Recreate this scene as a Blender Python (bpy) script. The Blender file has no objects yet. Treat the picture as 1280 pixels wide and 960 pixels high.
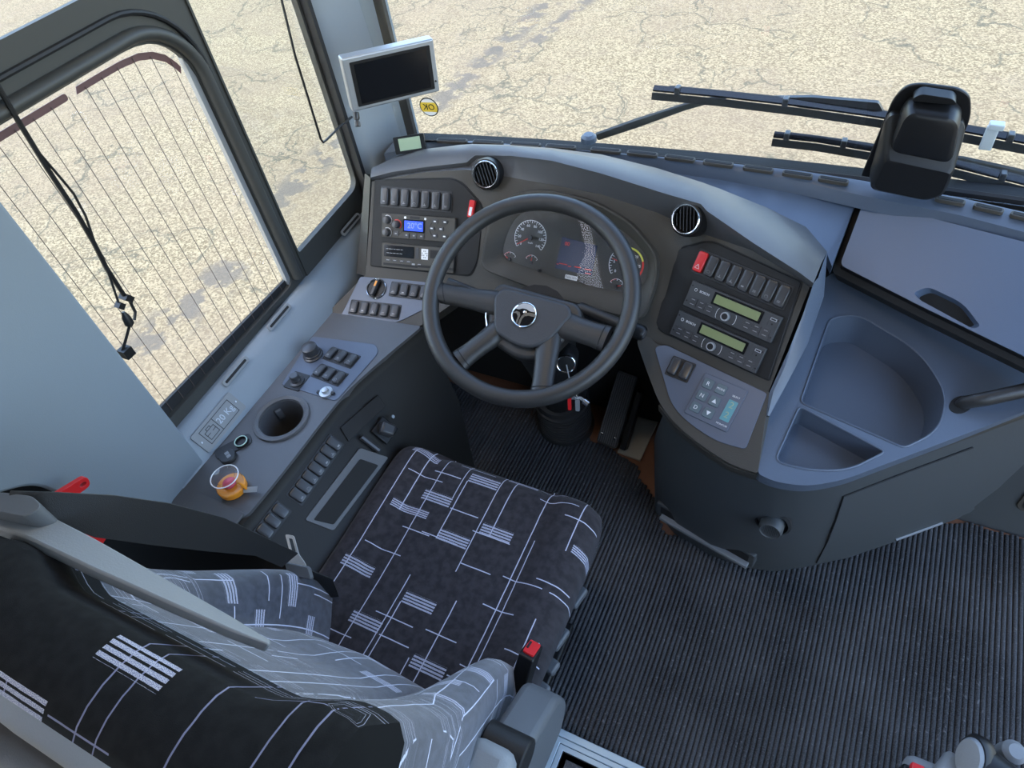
import bpy, bmesh, math, random
from mathutils import Vector, Matrix
random.seed(7)
sc = bpy.context.scene
COL = sc.collection
R = math.radians
# ------------------------------------------------------------------ camera
CAM = Vector((0, 0, 1.8)); FPX = 870.0
_y, _p, _r = R(33.48), R(47.7), R(-10.66)
_f = Vector((-math.sin(_y)*math.cos(_p), math.cos(_y)*math.cos(_p), -math.sin(_p)))
_r0 = Vector((math.cos(_y), math.sin(_y), 0)); _u0 = _r0.cross(_f)
CR = math.cos(_r)*_r0 + math.sin(_r)*_u0
CU = -math.sin(_r)*_r0 + math.cos(_r)*_u0
cd = bpy.data.cameras.new('camera'); cam = bpy.data.objects.new('camera', cd); COL.objects.link(cam)
cam.matrix_world = Matrix(((CR.x, CU.x, -_f.x, CAM.x), (CR.y, CU.y, -_f.y, CAM.y), (CR.z, CU.z, -_f.z, CAM.z), (0, 0, 0, 1)))
cd.sensor_width = 36; cd.lens = FPX/1280*36; cd.clip_start = .02; cd.clip_end = 200
sc.camera = cam
# ------------------------------------------------------------------ light
sc.view_settings.view_transform = 'Standard'; sc.view_settings.look = 'None'
sc.view_settings.gamma = 1; sc.view_settings.use_curve_mapping = False
sc.view_settings.exposure = 0.6
w = bpy.data.worlds.new('sky'); sc.world = w; w.use_nodes = True
nt = w.node_tree; bgn = nt.nodes['Background']
sky = nt.nodes.new('ShaderNodeTexSky'); sky.sky_type = 'NISHITA'; sky.sun_disc = False
sky.sun_elevation = R(52); sky.sun_rotation = R(200); sky.dust_density = 1.6; sky.air_density = 1.1; sky.ozone_density = 1.6
nt.links.new(sky.outputs[0], bgn.inputs[0]); bgn.inputs[1].default_value = .80
sd = bpy.data.lights.new('sun', 'SUN'); sd.energy = 4.0; sd.angle = R(.6); sd.color = (1, .87, .64)
sun = bpy.data.objects.new('sun', sd); COL.objects.link(sun)
# sun stands high behind the bus, a little to its left
_sd = Vector((-.06, -.60, 1.0)).normalized()
sun.rotation_euler = _sd.to_track_quat('Z', 'Y').to_euler(); sun.location = (0, -3, 8)

# ------------------------------------------------------------------ frames: real planes of the cab
def ray(x, y): return _f + (x-640)/FPX*CR - (y-480)/FPX*CU
class Fr:
    def __init__(s, o, ex, ey):
        s.o = Vector(o); s.ex = Vector(ex).normalized(); s.ey = Vector(ey).normalized(); s.n = s.ex.cross(s.ey)
    def uv(s, x, y, w=0.0):
        d = ray(x, y); t = ((s.o + s.n*w - CAM).dot(s.n))/d.dot(s.n); q = CAM + t*d - s.o
        return (q.dot(s.ex), q.dot(s.ey))
    def P(s, u, v, w=0.0): return s.o + s.ex*u + s.ey*v + s.n*w
    def at(s, x, y, w=0.0): u, v = s.uv(x, y, w); return s.P(u, v, w)
    def M(s, u=0, v=0, w=0, rot=0):
        c, sn = math.cos(rot), math.sin(rot)
        a = s.ex*c + s.ey*sn; b = -s.ex*sn + s.ey*c; p = s.P(u, v, w)
        return Matrix(((a.x, b.x, s.n.x, p.x), (a.y, b.y, s.n.y, p.y), (a.z, b.z, s.n.z, p.z), (0, 0, 0, 1)))
    def Mat(s, x, y, w=0, rot=0): u, v = s.uv(x, y, w); return s.M(u, v, w, rot)
    def poly(s, pts, w=0.0): return [s.uv(x, y, w) for x, y in pts]
def tilted(o, yaw, tilt):
    yaw, tilt = R(yaw), R(tilt); h = Vector((-math.sin(yaw), math.cos(yaw), 0))
    return Fr(o, (math.cos(yaw), math.sin(yaw), 0), Vector((0, 0, 1))*math.cos(tilt) + h*math.sin(tilt))
def HZ(z): return Fr((0, 0, z), (1, 0, 0), (0, 1, 0))
def VX(X): return Fr((X, 0, 0), (0, 1, 0), (0, 0, 1))
def VY(Y): return Fr((0, Y, 0), (1, 0, 0), (0, 0, 1))
def pz(x, y, z): return HZ(z).at(x, y)
def plane3(a, b, c):
    a, b, c = Vector(a), Vector(b), Vector(c); ex = (b-a).normalized(); n = ex.cross(c-a).normalized()
    if n.z < 0: n = -n
    return Fr(a, ex, n.cross(ex))
FL = tilted((-1.07, 1.04, .70), 9, 35)          # left instrument panel
FRT = tilted((-.056, 1.0, .685), -17, 38)       # right instrument panel
FC = tilted((-.55, 1.183, .827), 1.5, 36)       # cluster
FSL = tilted((-1.07, 1.04, .70), 9, 60)         # left shelf
FSR = tilted((-.056, 1.0, .685), -17, 60)       # right wing
FW = tilted((-.555, .958, .84), 8, 61)          # steering wheel

# ------------------------------------------------------------------ mesh builder
class MB:
    def __init__(s): s.v = []; s.f = []
    def add(s, vs, fs, M=None):
        b = len(s.v)
        s.v += [(M @ Vector(p)) if M is not None else Vector(p) for p in vs]
        s.f += [tuple(i+b for i in f) for f in fs]; return s
    def box(s, sx, sy, sz, M=None, c=(0, 0, 0)):
        x, y, z = sx/2, sy/2, sz/2; a, b, d = c
        vs = [(a+i*x, b+j*y, d+k*z) for k in (-1, 1) for j in (-1, 1) for i in (-1, 1)]
        return s.add(vs, [(0, 2, 3, 1), (4, 5, 7, 6), (0, 1, 5, 4), (2, 6, 7, 3), (0, 4, 6, 2), (1, 3, 7, 5)], M)
    def prism(s, poly, z0, z1, M=None, inset=0.0):
        n = len(poly)
        a = sum(poly[i][0]*poly[(i+1) % n][1]-poly[(i+1) % n][0]*poly[i][1] for i in range(n))
        if a < 0: poly = poly[::-1]
        top = poly
        if inset:
            cx = sum(p[0] for p in poly)/n; cy = sum(p[1] for p in poly)/n
            top = []
            for p in poly:
                d = math.hypot(p[0]-cx, p[1]-cy) or 1
                k = 1 - inset/d; top.append((cx+(p[0]-cx)*k, cy+(p[1]-cy)*k))
        vs = [(p[0], p[1], z0) for p in poly] + [(p[0], p[1], z1) for p in top]
        fs = [tuple(range(n))[::-1], tuple(range(n, 2*n))] + [(i, (i+1) % n, n+(i+1) % n, n+i) for i in range(n)]
        return s.add(vs, fs, M)
    def loft(s, rings, closed=True, caps=True, M=None):
        n = len(rings[0]); vs = [p for r in rings for p in r]; fs = []
        for i in range(len(rings)-1):
            for j in range(n if closed else n-1):
                k = (j+1) % n; fs.append((i*n+j, i*n+k, (i+1)*n+k, (i+1)*n+j))
        if caps and closed:
            fs.append(tuple(range(n))[::-1]); fs.append(tuple(range((len(rings)-1)*n, len(rings)*n)))
        return s.add(vs, fs, M)
    def lathe(s, prof, M=None, n=24, caps=True):
        return s.loft([[(r*math.cos(2*math.pi*i/n), r*math.sin(2*math.pi*i/n), z) for i in range(n)] for r, z in prof], True, caps, M)
    def tube(s, pts, r, n=8, closed=False, flat=1.0, up=None):
        pts = [Vector(p) for p in pts]; m = len(pts); rings = []
        prev = None
        for i, p in enumerate(pts):
            a = pts[i-1] if (i or closed) else p; b = pts[(i+1) % m] if (i < m-1 or closed) else p
            t = (b-a).normalized()
            ref = Vector(up) if up is not None else (prev if prev is not None else (Vector((0, 0, 1)) if abs(t.z) < .9 else Vector((1, 0, 0))))
            x = (ref - t*ref.dot(t)).normalized(); prev = x; y = t.cross(x)
            rr = r[i] if isinstance(r, (list, tuple)) else r
            rings.append([p + x*rr*math.cos(2*math.pi*k/n) + y*rr*flat*math.sin(2*math.pi*k/n) for k in range(n)])
        if closed: rings.append(rings[0]); return s.loft(rings, True, False)
        return s.loft(rings, True, True)
    def ribbon(s, pts, wvec, th):
        # strip: pts centre line, wvec list of half width vectors
        rings = []
        for i, p in enumerate(pts):
            a = Vector(pts[max(i-1, 0)]); b = Vector(pts[min(i+1, len(pts)-1)]); t = (b-a).normalized()
            h = Vector(wvec[i] if isinstance(wvec, list) else wvec); nn = t.cross(h).normalized()*th/2; p = Vector(p)
            rings.append([p-h-nn, p+h-nn, p+h+nn, p-h+nn])
        return s.loft(rings)
    def mesh(s, name, org=Vector((0, 0, 0))):
        me = bpy.data.meshes.new(name); me.from_pydata([tuple(v-org) for v in s.v], [], s.f)
        bm = bmesh.new(); bm.from_mesh(me); bmesh.ops.recalc_face_normals(bm, faces=bm.faces[:]); bm.to_mesh(me); bm.free()
        return me
def smooth_by_angle(me, ang=40):
    me.shade_smooth()
    bm = bmesh.new(); bm.from_mesh(me); c = R(ang)
    for e in bm.edges:
        e.smooth = not (len(e.link_faces) == 2 and e.calc_face_angle(0) > c)
    bm.to_mesh(me); bm.free()
def rpoly(pts, rad, seg=5):
    # round the corners of a 2d polygon
    out = []; n = len(pts)
    for i, p in enumerate(pts):
        r = rad[i] if isinstance(rad, (list, tuple)) else rad
        p = Vector(p); a = Vector(pts[i-1])-p; b = Vector(pts[(i+1) % n])-p
        if r <= 0 or a.length < 1e-6 or b.length < 1e-6: out.append(tuple(p)); continue
        d = min(r, a.length*.48, b.length*.48); A = p+a.normalized()*d; B = p+b.normalized()*d
        for k in range(seg+1):
            t = k/seg; q = A*(1-t)**2 + p*2*t*(1-t) + B*t*t; out.append(tuple(q))
    return out
def rrect(w, h, r, seg=4, c=(0, 0)):
    return rpoly([(c[0]-w/2, c[1]-h/2), (c[0]+w/2, c[1]-h/2), (c[0]+w/2, c[1]+h/2), (c[0]-w/2, c[1]+h/2)], r, seg)
def ellp(a, b, n=24, c=(0, 0)): return [(c[0]+a*math.cos(2*math.pi*i/n), c[1]+b*math.sin(2*math.pi*i/n)) for i in range(n)]

# ------------------------------------------------------------------ objects
ORG = {}
def thing(name, label, cat, loc, group=None):
    o = bpy.data.objects.new(name, None); COL.objects.link(o); o.location = loc; o.empty_display_size = .05
    o['label'] = label; o['category'] = cat
    if group: o['group'] = group
    ORG[o] = Vector(loc); return o
def link(name, me, m, parent, M=None, bevel=0, seg=2, ang=40, subsurf=0):
    if m is not None:
        me.materials.clear(); me.materials.append(m)
    o = bpy.data.objects.new(name, me); COL.objects.link(o)
    if parent is not None:
        o.parent = parent
        if M is not None: o.matrix_basis = Matrix.Translation(-ORG[parent]) @ M
        ORG[o] = ORG[parent]
    elif M is not None: o.matrix_basis = M; ORG[o] = M.translation.copy()
    if bevel:
        b = o.modifiers.new('bevel', 'BEVEL'); b.width = bevel; b.segments = seg; b.limit_method = 'ANGLE'; b.angle_limit = R(32)
        b.harden_normals = False
    if subsurf:
        b = o.modifiers.new('subd', 'SUBSURF'); b.levels = subsurf; b.render_levels = subsurf
    smooth_by_angle(me, 180 if subsurf else ang)
    return o
def part(name, mb, m, parent, bevel=0, seg=2, ang=40, subsurf=0, uv=None, label=None, kind=None):
    org = ORG[parent]; me = mb.mesh(name, org)
    if uv: set_uv(me, uv, org)
    o = link(name, me, m, parent, None, bevel, seg, ang, subsurf); ORG[o] = org
    if label: o['label'] = label
    if kind: o['kind'] = kind
    return o
def single(name, mb, m, label, cat, bevel=0, group=None, seg=2, ang=40, subsurf=0, uv=None, kind=None):
    lo = Vector((min(v[i] for v in mb.v) for i in range(3))); hi = Vector((max(v[i] for v in mb.v) for i in range(3)))
    org = Vector(((lo.x+hi.x)/2, (lo.y+hi.y)/2, lo.z)); me = mb.mesh(name, org)
    if uv: set_uv(me, uv, org)
    o = link(name, me, m, None, None, bevel, seg, ang, subsurf); o.location = org; ORG[o] = org
    if label: o['label'] = label
    if cat: o['category'] = cat
    if group: o['group'] = group
    if kind: o['kind'] = kind
    return o
def struct(name, mb, m, **k):
    return single(name, mb, m, k.pop('label', None), None, kind='structure', **k)
def set_uv(me, fn, org):
    l = me.uv_layers.new(name='UVMap')
    for lp in me.loops:
        l.data[lp.index].uv = fn(me.vertices[lp.vertex_index].co + org)
def text_mesh(txt, size, depth=.0006):
    cu = bpy.data.curves.new('lettering', 'FONT'); cu.body = txt; cu.size = size; cu.extrude = depth/2
    cu.align_x = 'CENTER'; cu.align_y = 'CENTER'; cu.resolution_u = 3
    o = bpy.data.objects.new('lettering', cu); COL.objects.link(o)
    dg = bpy.context.evaluated_depsgraph_get(); me = bpy.data.meshes.new_from_object(o.evaluated_get(dg))
    bpy.data.objects.remove(o); bpy.data.curves.remove(cu); return me
def lettering(txt, size, m, parent, M, name='lettering', flip=False):
    me = text_mesh(txt, size)
    if flip: M = M @ Matrix.Scale(-1, 4, (1, 0, 0))
    return link(name, me, m, parent, M)

# ------------------------------------------------------------------ materials
def lin(c): return tuple((x/12.92 if x <= .04045 else ((x+.055)/1.055)**2.4) for x in c)
def mat(name, col, rough=.5, metal=0, bump=0, bscale=300, var=0, vscale=8, spec=.5, emit=0, coat=0):
    m = bpy.data.materials.new(name); m.use_nodes = True; t = m.node_tree; b = t.nodes['Principled BSDF']
    b.inputs['Base Color'].default_value = (*col, 1); b.inputs['Roughness'].default_value = rough
    b.inputs['Metallic'].default_value = metal; b.inputs['Specular IOR Level'].default_value = spec
    if coat: b.inputs['Coat Weight'].default_value = coat
    if emit: b.inputs['Emission Color'].default_value = (*col, 1); b.inputs['Emission Strength'].default_value = emit
    if bump or var:
        tc = t.nodes.new('ShaderNodeTexCoord')
    if bump:
        n = t.nodes.new('ShaderNodeTexNoise'); n.inputs['Scale'].default_value = bscale; n.inputs['Detail'].default_value = 2
        bp = t.nodes.new('ShaderNodeBump'); bp.inputs['Strength'].default_value = bump; bp.inputs['Distance'].default_value = .001
        t.links.new(tc.outputs['Object'], n.inputs['Vector']); t.links.new(n.outputs['Fac'], bp.inputs['Height']); t.links.new(bp.outputs[0], b.inputs['Normal'])
    if var:
        n = t.nodes.new('ShaderNodeTexNoise'); n.inputs['Scale'].default_value = vscale; n.inputs['Detail'].default_value = 6
        r = t.nodes.new('ShaderNodeMapRange'); r.inputs['To Min'].default_value = 1-var; r.inputs['To Max'].default_value = 1+var
        mx = t.nodes.new('ShaderNodeMix'); mx.data_type = 'RGBA'; mx.blend_type = 'MULTIPLY'; mx.inputs['Factor'].default_value = 1
        mx.inputs['A'].default_value = (*col, 1)
        t.links.new(tc.outputs['Object'], n.inputs['Vector']); t.links.new(n.outputs['Fac'], r.inputs['Value'])
        t.links.new(r.outputs[0], mx.inputs['B']); t.links.new(mx.outputs['Result'], b.inputs['Base Color'])
    return m
class NX:   # tiny node expression helper
    def __init__(s, t): s.t = t
    def m(s, op, a, b=None, c=None):
        n = s.t.nodes.new('ShaderNodeMath'); n.operation = op
        for i, v in enumerate((a, b, c)):
            if v is None: continue
            if isinstance(v, (int, float)): n.inputs[i].default_value = v
            else: s.t.links.new(v, n.inputs[i])
        return n.outputs[0]
    def comb(s, x, y, z=0):
        n = s.t.nodes.new('ShaderNodeCombineXYZ')
        for i, v in enumerate((x, y, z)):
            if isinstance(v, (int, float)): n.inputs[i].default_value = v
            else: s.t.links.new(v, n.inputs[i])
        return n.outputs[0]
    def white(s, vec):
        n = s.t.nodes.new('ShaderNodeTexWhiteNoise'); n.noise_dimensions = '3D'; s.t.links.new(vec, n.inputs['Vector']); return n.outputs['Value']
    def noise(s, vec, scale, detail=2, rough=.5, dist=0):
        n = s.t.nodes.new('ShaderNodeTexNoise'); n.inputs['Scale'].default_value = scale; n.inputs['Detail'].default_value = detail
        n.inputs['Roughness'].default_value = rough; n.inputs['Distortion'].default_value = dist
        s.t.links.new(vec, n.inputs['Vector']); return n.outputs['Fac']
    def vor(s, vec, scale, feature='F1', rand=1):
        n = s.t.nodes.new('ShaderNodeTexVoronoi'); n.feature = feature; n.inputs['Scale'].default_value = scale; n.inputs['Randomness'].default_value = rand
        s.t.links.new(vec, n.inputs['Vector']); return n
    def mix(s, f, a, b, blend='MIX'):
        n = s.t.nodes.new('ShaderNodeMix'); n.data_type = 'RGBA'; n.blend_type = blend
        for k, v in (('Factor', f), ('A', a), ('B', b)):
            if isinstance(v, (int, float)): n.inputs[k].default_value = v
            elif isinstance(v, tuple): n.inputs[k].default_value = (*v, 1)
            else: s.t.links.new(v, n.inputs[k])
        return n.outputs['Result']
    def rng(s, v, a, b, c=0, d=1):
        n = s.t.nodes.new('ShaderNodeMapRange'); n.interpolation_type = 'SMOOTHSTEP'
        for i, x in enumerate((v, a, b, c, d)):
            if isinstance(x, (int, float)): n.inputs[i].default_value = x
            else: s.t.links.new(x, n.inputs[i])
        return n.outputs[0]
def nodemat(name, rough=.8):
    m = bpy.data.materials.new(name); m.use_nodes = True; t = m.node_tree; b = t.nodes['Principled BSDF']; b.inputs['Roughness'].default_value = rough
    return m, t, b, NX(t)

def fabric_mat(name, scale=1.0, base=(.026, .023, .025), line=(.55, .55, .66), sheen=.08, gv=.85, gh=.55, gb=.42):
    m, t, b, x = nodemat(name, .95)
    uv = t.nodes.new('ShaderNodeUVMap').outputs[0]; sp = t.nodes.new('ShaderNodeSeparateXYZ'); t.links.new(uv, sp.inputs[0])
    U, V = sp.outputs[0], sp.outputs[1]
    wob = x.m('MULTIPLY', x.m('SUBTRACT', x.noise(uv, 25), .5), .0016)
    U = x.m('ADD', U, wob); V = x.m('ADD', V, wob)
    def layer(cw, chh, seed, lw, gate_v, gate_h, gate_b, bh):
        u = x.m('DIVIDE', U, cw*scale); u = x.m('ADD', u, seed*.37); col = x.m('FLOOR', u)
        off = x.white(x.comb(col, seed, 1.5)); v = x.m('ADD', x.m('DIVIDE', V, chh*scale), x.m('MULTIPLY', off, 3.0)); row = x.m('FLOOR', v)
        fu = x.m('SUBTRACT', u, col); fv = x.m('SUBTRACT', v, row)
        r1 = x.white(x.comb(col, row, seed)); r2 = x.white(x.comb(col, row, seed+9.3)); r3 = x.white(x.comb(col, row, seed+21.7))
        shift = x.m('MULTIPLY', x.white(x.comb(col, seed, 7)), .5)
        vl = x.m('LESS_THAN', x.m('ABSOLUTE', x.m('SUBTRACT', fu, x.m('ADD', shift, .05))), lw/cw/scale)
        vl = x.m('MULTIPLY', vl, x.m('GREATER_THAN', r1, 1-gate_v))
        hl = x.m('MULTIPLY', x.m('LESS_THAN', x.m('ABSOLUTE', x.m('SUBTRACT', fv, .5)), lw/chh/scale), x.m('GREATER_THAN', r2, 1-gate_h))
        hl = x.m('MULTIPLY', hl, x.m('LESS_THAN', fu, .85))
        fb = x.m('DIVIDE', fv, bh)
        st = x.m('GREATER_THAN', x.m('SINE', x.m('MULTIPLY', fb, 25.0)), -.35)
        inside = x.m('MULTIPLY', x.m('LESS_THAN', fb, 1.0), x.m('MULTIPLY', x.m('GREATER_THAN', fu, .06), x.m('LESS_THAN', fu, .94)))
        bd = x.m('MULTIPLY', x.m('MULTIPLY', st, inside), x.m('GREATER_THAN', r3, 1-gate_b))
        return vl, hl, bd
    a1, a2, a3 = layer(.082, .15, 1.0, .0011, gv, gh, gb, .17)
    b1, b2, b3 = layer(.105, .19, 4.0, .0010, gv*.7, gh, gb*.3, .10)
    thin = x.m('MAXIMUM', x.m('MAXIMUM', a1, a2), x.m('MAXIMUM', b1, b2)); band = x.m('MAXIMUM', a3, b3)
    weave = x.noise(uv, 900, 1); fuzz = x.noise(uv, 60, 4)
    base_c = x.mix(x.rng(fuzz, .3, .7), base, tuple(c*1.7 for c in base))
    bandc = x.mix(x.rng(weave, .4, .6), (.22, .22, .33), (.62, .62, .68))
    c = x.mix(x.m('MULTIPLY', thin, .85), base_c, line); c = x.mix(x.m('MULTIPLY', band, .85), c, bandc)
    t.links.new(c, b.inputs['Base Color'])
    b.inputs['Sheen Weight'].default_value = sheen; b.inputs['Sheen Roughness'].default_value = .5; b.inputs['Specular IOR Level'].default_value = .15
    bp = t.nodes.new('ShaderNodeBump'); bp.inputs['Strength'].default_value = .25; bp.inputs['Distance'].default_value = .001
    t.links.new(weave, bp.inputs['Height']); t.links.new(bp.outputs[0], b.inputs['Normal'])
    return m
def glass_mat(name, tint=(1, 1, 1), refl=.06):
    m = bpy.data.materials.new(name); m.use_nodes = True; t = m.node_tree; t.nodes.clear()
    o = t.nodes.new('ShaderNodeOutputMaterial'); mx = t.nodes.new('ShaderNodeMixShader'); tr = t.nodes.new('ShaderNodeBsdfTransparent'); gl = t.nodes.new('ShaderNodeBsdfGlossy')
    x = NX(t); lw = t.nodes.new('ShaderNodeLayerWeight'); lw.inputs['Blend'].default_value = .5; fac = x.m('ADD', refl*.6, x.m('MULTIPLY', x.m('POWER', lw.outputs['Facing'], 5.0), .7))
    tr.inputs[0].default_value = (*tint, 1); gl.inputs['Roughness'].default_value = .02
    t.links.new(fac, mx.inputs[0]); t.links.new(tr.outputs[0], mx.inputs[1]); t.links.new(gl.outputs[0], mx.inputs[2]); t.links.new(mx.outputs[0], o.inputs[0])
    return m
def carpet_mat(name, c0, c1):
    m, t, b, x = nodemat(name, 1.0)
    tc = t.nodes.new('ShaderNodeTexCoord').outputs['Object']
    n1 = x.noise(tc, 350, 3, .7); n2 = x.noise(tc, 5, 4); n3 = x.noise(tc, 120, 2)
    c = x.mix(x.rng(n1, .35, .72), c0, c1); c = x.mix(x.rng(n2, .3, .7, 0, .35), c, tuple(v*1.6 for v in c1))
    fl = x.rng(n3, .655, .70); c = x.mix(x.m('MULTIPLY', fl, .6), c, (.20, .20, .20))
    t.links.new(c, b.inputs['Base Color']); b.inputs['Specular IOR Level'].default_value = .1
    bp = t.nodes.new('ShaderNodeBump'); bp.inputs['Strength'].default_value = .9; bp.inputs['Distance'].default_value = .003
    t.links.new(n1, bp.inputs['Height']); t.links.new(bp.outputs[0], b.inputs['Normal'])
    return m
def asphalt_mat():
    m, t, b, x = nodemat('asphalt', .9)
    tc = t.nodes.new('ShaderNodeTexCoord').outputs['Object']
    sp = t.nodes.new('ShaderNodeSeparateXYZ'); t.links.new(tc, sp.inputs[0]); X, Y = sp.outputs[0], sp.outputs[1]
    g = x.vor(tc, 75).outputs['Color']; gs = t.nodes.new('ShaderNodeSeparateColor'); t.links.new(g, gs.inputs[0])
    n1 = x.noise(tc, 90, 4, .7); n2 = x.noise(tc, .7, 5, .6); n3 = x.noise(tc, 4, 5, .6)
    grain = x.m('ADD', x.m('MULTIPLY', gs.outputs[0], .5), x.m('MULTIPLY', n1, .6))
    c = x.mix(x.rng(grain, .25, .95), (.098, .080, .050), (.285, .246, .162))
    c = x.mix(x.rng(n2, .35, .65, 0, .5), c, (.165, .132, .092)); c = x.mix(x.rng(n3, .45, .75, 0, .35), c, (.13, .105, .078))
    # cracks: edges of warped voronoi cells, broken up
    wv = t.nodes.new('ShaderNodeTexNoise'); wv.inputs['Scale'].default_value = 1.7; wv.inputs['Detail'].default_value = 7; t.links.new(tc, wv.inputs['Vector'])
    va = t.nodes.new('ShaderNodeVectorMath'); va.operation = 'SCALE'; t.links.new(wv.outputs['Color'], va.inputs[0]); va.inputs['Scale'].default_value = 1.1
    vb = t.nodes.new('ShaderNodeVectorMath'); vb.operation = 'ADD'; t.links.new(tc, vb.inputs[0]); t.links.new(va.outputs[0], vb.inputs[1])
    for sc_, wd, gate in ((.75, .016, .40), (1.7, .022, .50)):
        e = x.vor(vb.outputs[0], sc_, 'DISTANCE_TO_EDGE').outputs['Distance']
        cr = x.m('MULTIPLY', x.rng(e, 0, wd, 1, 0), x.rng(x.noise(tc, .9, 3), gate, gate+.08))
        c = x.mix(x.m('MULTIPLY', cr, .8), c, (.06, .06, .045))
    # oil drips: dark blotches strewn along two lines of the yard
    def drip(p, q, wd):
        dx, dy = q[0]-p[0], q[1]-p[1]; L = math.hypot(dx, dy); dx /= L; dy /= L
        ax = x.m('SUBTRACT', X, p[0]); ay = x.m('SUBTRACT', Y, p[1])
        s_ = x.m('ADD', x.m('MULTIPLY', ax, dx), x.m('MULTIPLY', ay, dy)); d_ = x.m('ABSOLUTE', x.m('SUBTRACT', x.m('MULTIPLY', ax, dy), x.m('MULTIPLY', ay, dx)))
        k = x.m('MULTIPLY', x.rng(d_, wd*.2, wd, 1, 0), x.m('MULTIPLY', x.rng(s_, 0, .1), x.rng(s_, L-.1, L, 1, 0)))
        return x.m('MULTIPLY', k, x.rng(x.noise(tc, 5.5, 3, .6), .46, .54))
    G = HZ(-1.1)
    lines = [((165, 450), (300, 322), .17), ((330, 270), (440, 160), .14), ((520, 155), (690, 0), .12), ((640, 75), (760, -20), .08)]
    for a, bb, wd in lines:
        pa, pb = G.at(*a), G.at(*bb)
        c = x.mix(x.m('MULTIPLY', drip((pa.x, pa.y), (pb.x, pb.y), wd*1.8), .85), c, (.085, .078, .068))
    t.links.new(c, b.inputs['Base Color']); b.inputs['Specular IOR Level'].default_value = .2
    bp = t.nodes.new('ShaderNodeBump'); bp.inputs['Strength'].default_value = .5; bp.inputs['Distance'].default_value = .01
    t.links.new(grain, bp.inputs['Height']); t.links.new(bp.outputs[0], b.inputs['Normal'])
    return m

D = {}
D['asphalt'] = asphalt_mat()
D['dash'] = mat('dash_plastic', (.085, .085, .088), .42, bump=.35, bscale=700, var=.08, vscale=20)
D['bezel'] = mat('bezel_plastic', (.060, .054, .045), .5, bump=.45, bscale=700, spec=.3)  # warm bounce from the ground is put into this base colour
D['panel'] = mat('panel_plastic', (.017, .0165, .016), .5, bump=.25, bscale=800, spec=.25)
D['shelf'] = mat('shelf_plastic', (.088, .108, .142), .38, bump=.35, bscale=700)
D['panel_sky_tint'] = mat('sky_tint_panel', (.085, .105, .145), .36, bump=.2, bscale=800)  # grey plastic, blue sky reflection put into the base colour
D['lid_sky_tint'] = mat('lid_plastic', (.095, .128, .185), .36, bump=.2, bscale=800)  # same grey plastic, with a stronger sky reflection in its colour
D['console'] = mat('console_plastic', (.055, .060, .062), .5, bump=.4, bscale=600)
D['black'] = mat('black_plastic', (.009, .009, .0095), .4, spec=.35)
D['black_matt'] = mat('black_matt', (.008, .008, .008), .8)
D['gloss_black'] = mat('gloss_black', (.006, .006, .007), .12)
D['switch'] = mat('switch_plastic', (.038, .038, .040), .32)
D['switch_frame'] = mat('switch_frame', (.014, .014, .015), .5)
D['rim'] = mat('wheel_rubber', (.028, .027, .026), .38, bump=.35, bscale=900)
D['pad'] = mat('wheel_pad', (.034, .035, .038), .5, bump=.6, bscale=500)
D['chrome'] = mat('chrome', (.75, .76, .78), .15, 1)
D['silver'] = mat('silver_paint', (.42, .44, .46), .35, .6)
D['grey_trim'] = mat('grey_wall_trim', (.20, .235, .265), .5, bump=.15, bscale=500, var=.05, vscale=3)
D['pillar'] = mat('pillar_trim', (.29, .32, .345), .5, bump=.1, bscale=500)
D['frame'] = mat('window_frame', (.042, .042, .038), .5)
D['seal'] = mat('rubber_seal', (.012, .012, .013), .6)
D['red'] = mat('red_plastic', (.62, .018, .02), .35)
D['white'] = mat('white_print', (.75, .75, .75), .6)
D['grey_print'] = mat('grey_print', (.3, .3, .3), .6)
D['lcd'] = mat('lcd_olive', (.21, .24, .10), .3)
D['lcd_pale'] = mat('lcd_pale', (.33, .41, .27), .3)
D['lcd_blue'] = mat('lcd_blue', (.015, .06, .72), .3, emit=.7)
D['screen'] = mat('cluster_screen', (.022, .035, .075), .25)
D['red_print'] = mat('red_print', (.60, .04, .03), .5)
D['yellow_print'] = mat('yellow_print', (.65, .62, .10), .5)
D['amber_print'] = mat('amber_print', (.72, .50, .05), .5)
D['gauge'] = mat('gauge_face', (.050, .047, .042), .5)
D['orange'] = mat('orange_plastic', (.72, .26, .02), .3)
D['pink'] = mat('pink_candy', (.65, .09, .14), .4)
D['brown'] = mat('brown_floor', (.26, .115, .06), .45, var=.3, vscale=6)
D['step'] = mat('pale_aluminium', (.42, .54, .62), .4, .3)
D['metal'] = mat('bare_metal', (.5, .5, .5), .3, 1)
D['grey_plastic'] = mat('grey_plastic', (.10, .105, .11), .5, bump=.2, bscale=500)
D['shell'] = mat('seat_shell', (.21, .22, .225), .55, bump=.3, bscale=400)
D['back_shell'] = mat('seat_back_shell_lit', (.50, .52, .52), .55, bump=.3, bscale=400)  # lighter copy of the shell grey, stands for light from behind
D['belt'] = mat('belt_webbing', (.014, .014, .014), .6, bump=.4, bscale=900)
D['grey_sign'] = mat('sign_plate', (.20, .21, .215), .5)
D['heater'] = mat('heater_strip', (.13, .062, .058), .5)
D['wire'] = mat('heater_wire', (.10, .07, .06), .6)
D['glass'] = glass_mat('window_glass', (.97, .98, .97), .06)
D['clear'] = glass_mat('clear_plastic', (.93, .94, .95), .07)
D['cover'] = glass_mat('cluster_glass', (.96, .96, .96), .012)
D['carpet'] = carpet_mat('ribbed_carpet', (.028, .029, .031), (.105, .107, .110))
D['fabric'] = fabric_mat('seat_fabric')
D['fabric_top'] = fabric_mat('seat_fabric_top', 1.3, (.007, .007, .007), (.24, .24, .34), .02, .6, .4, .42)
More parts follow.
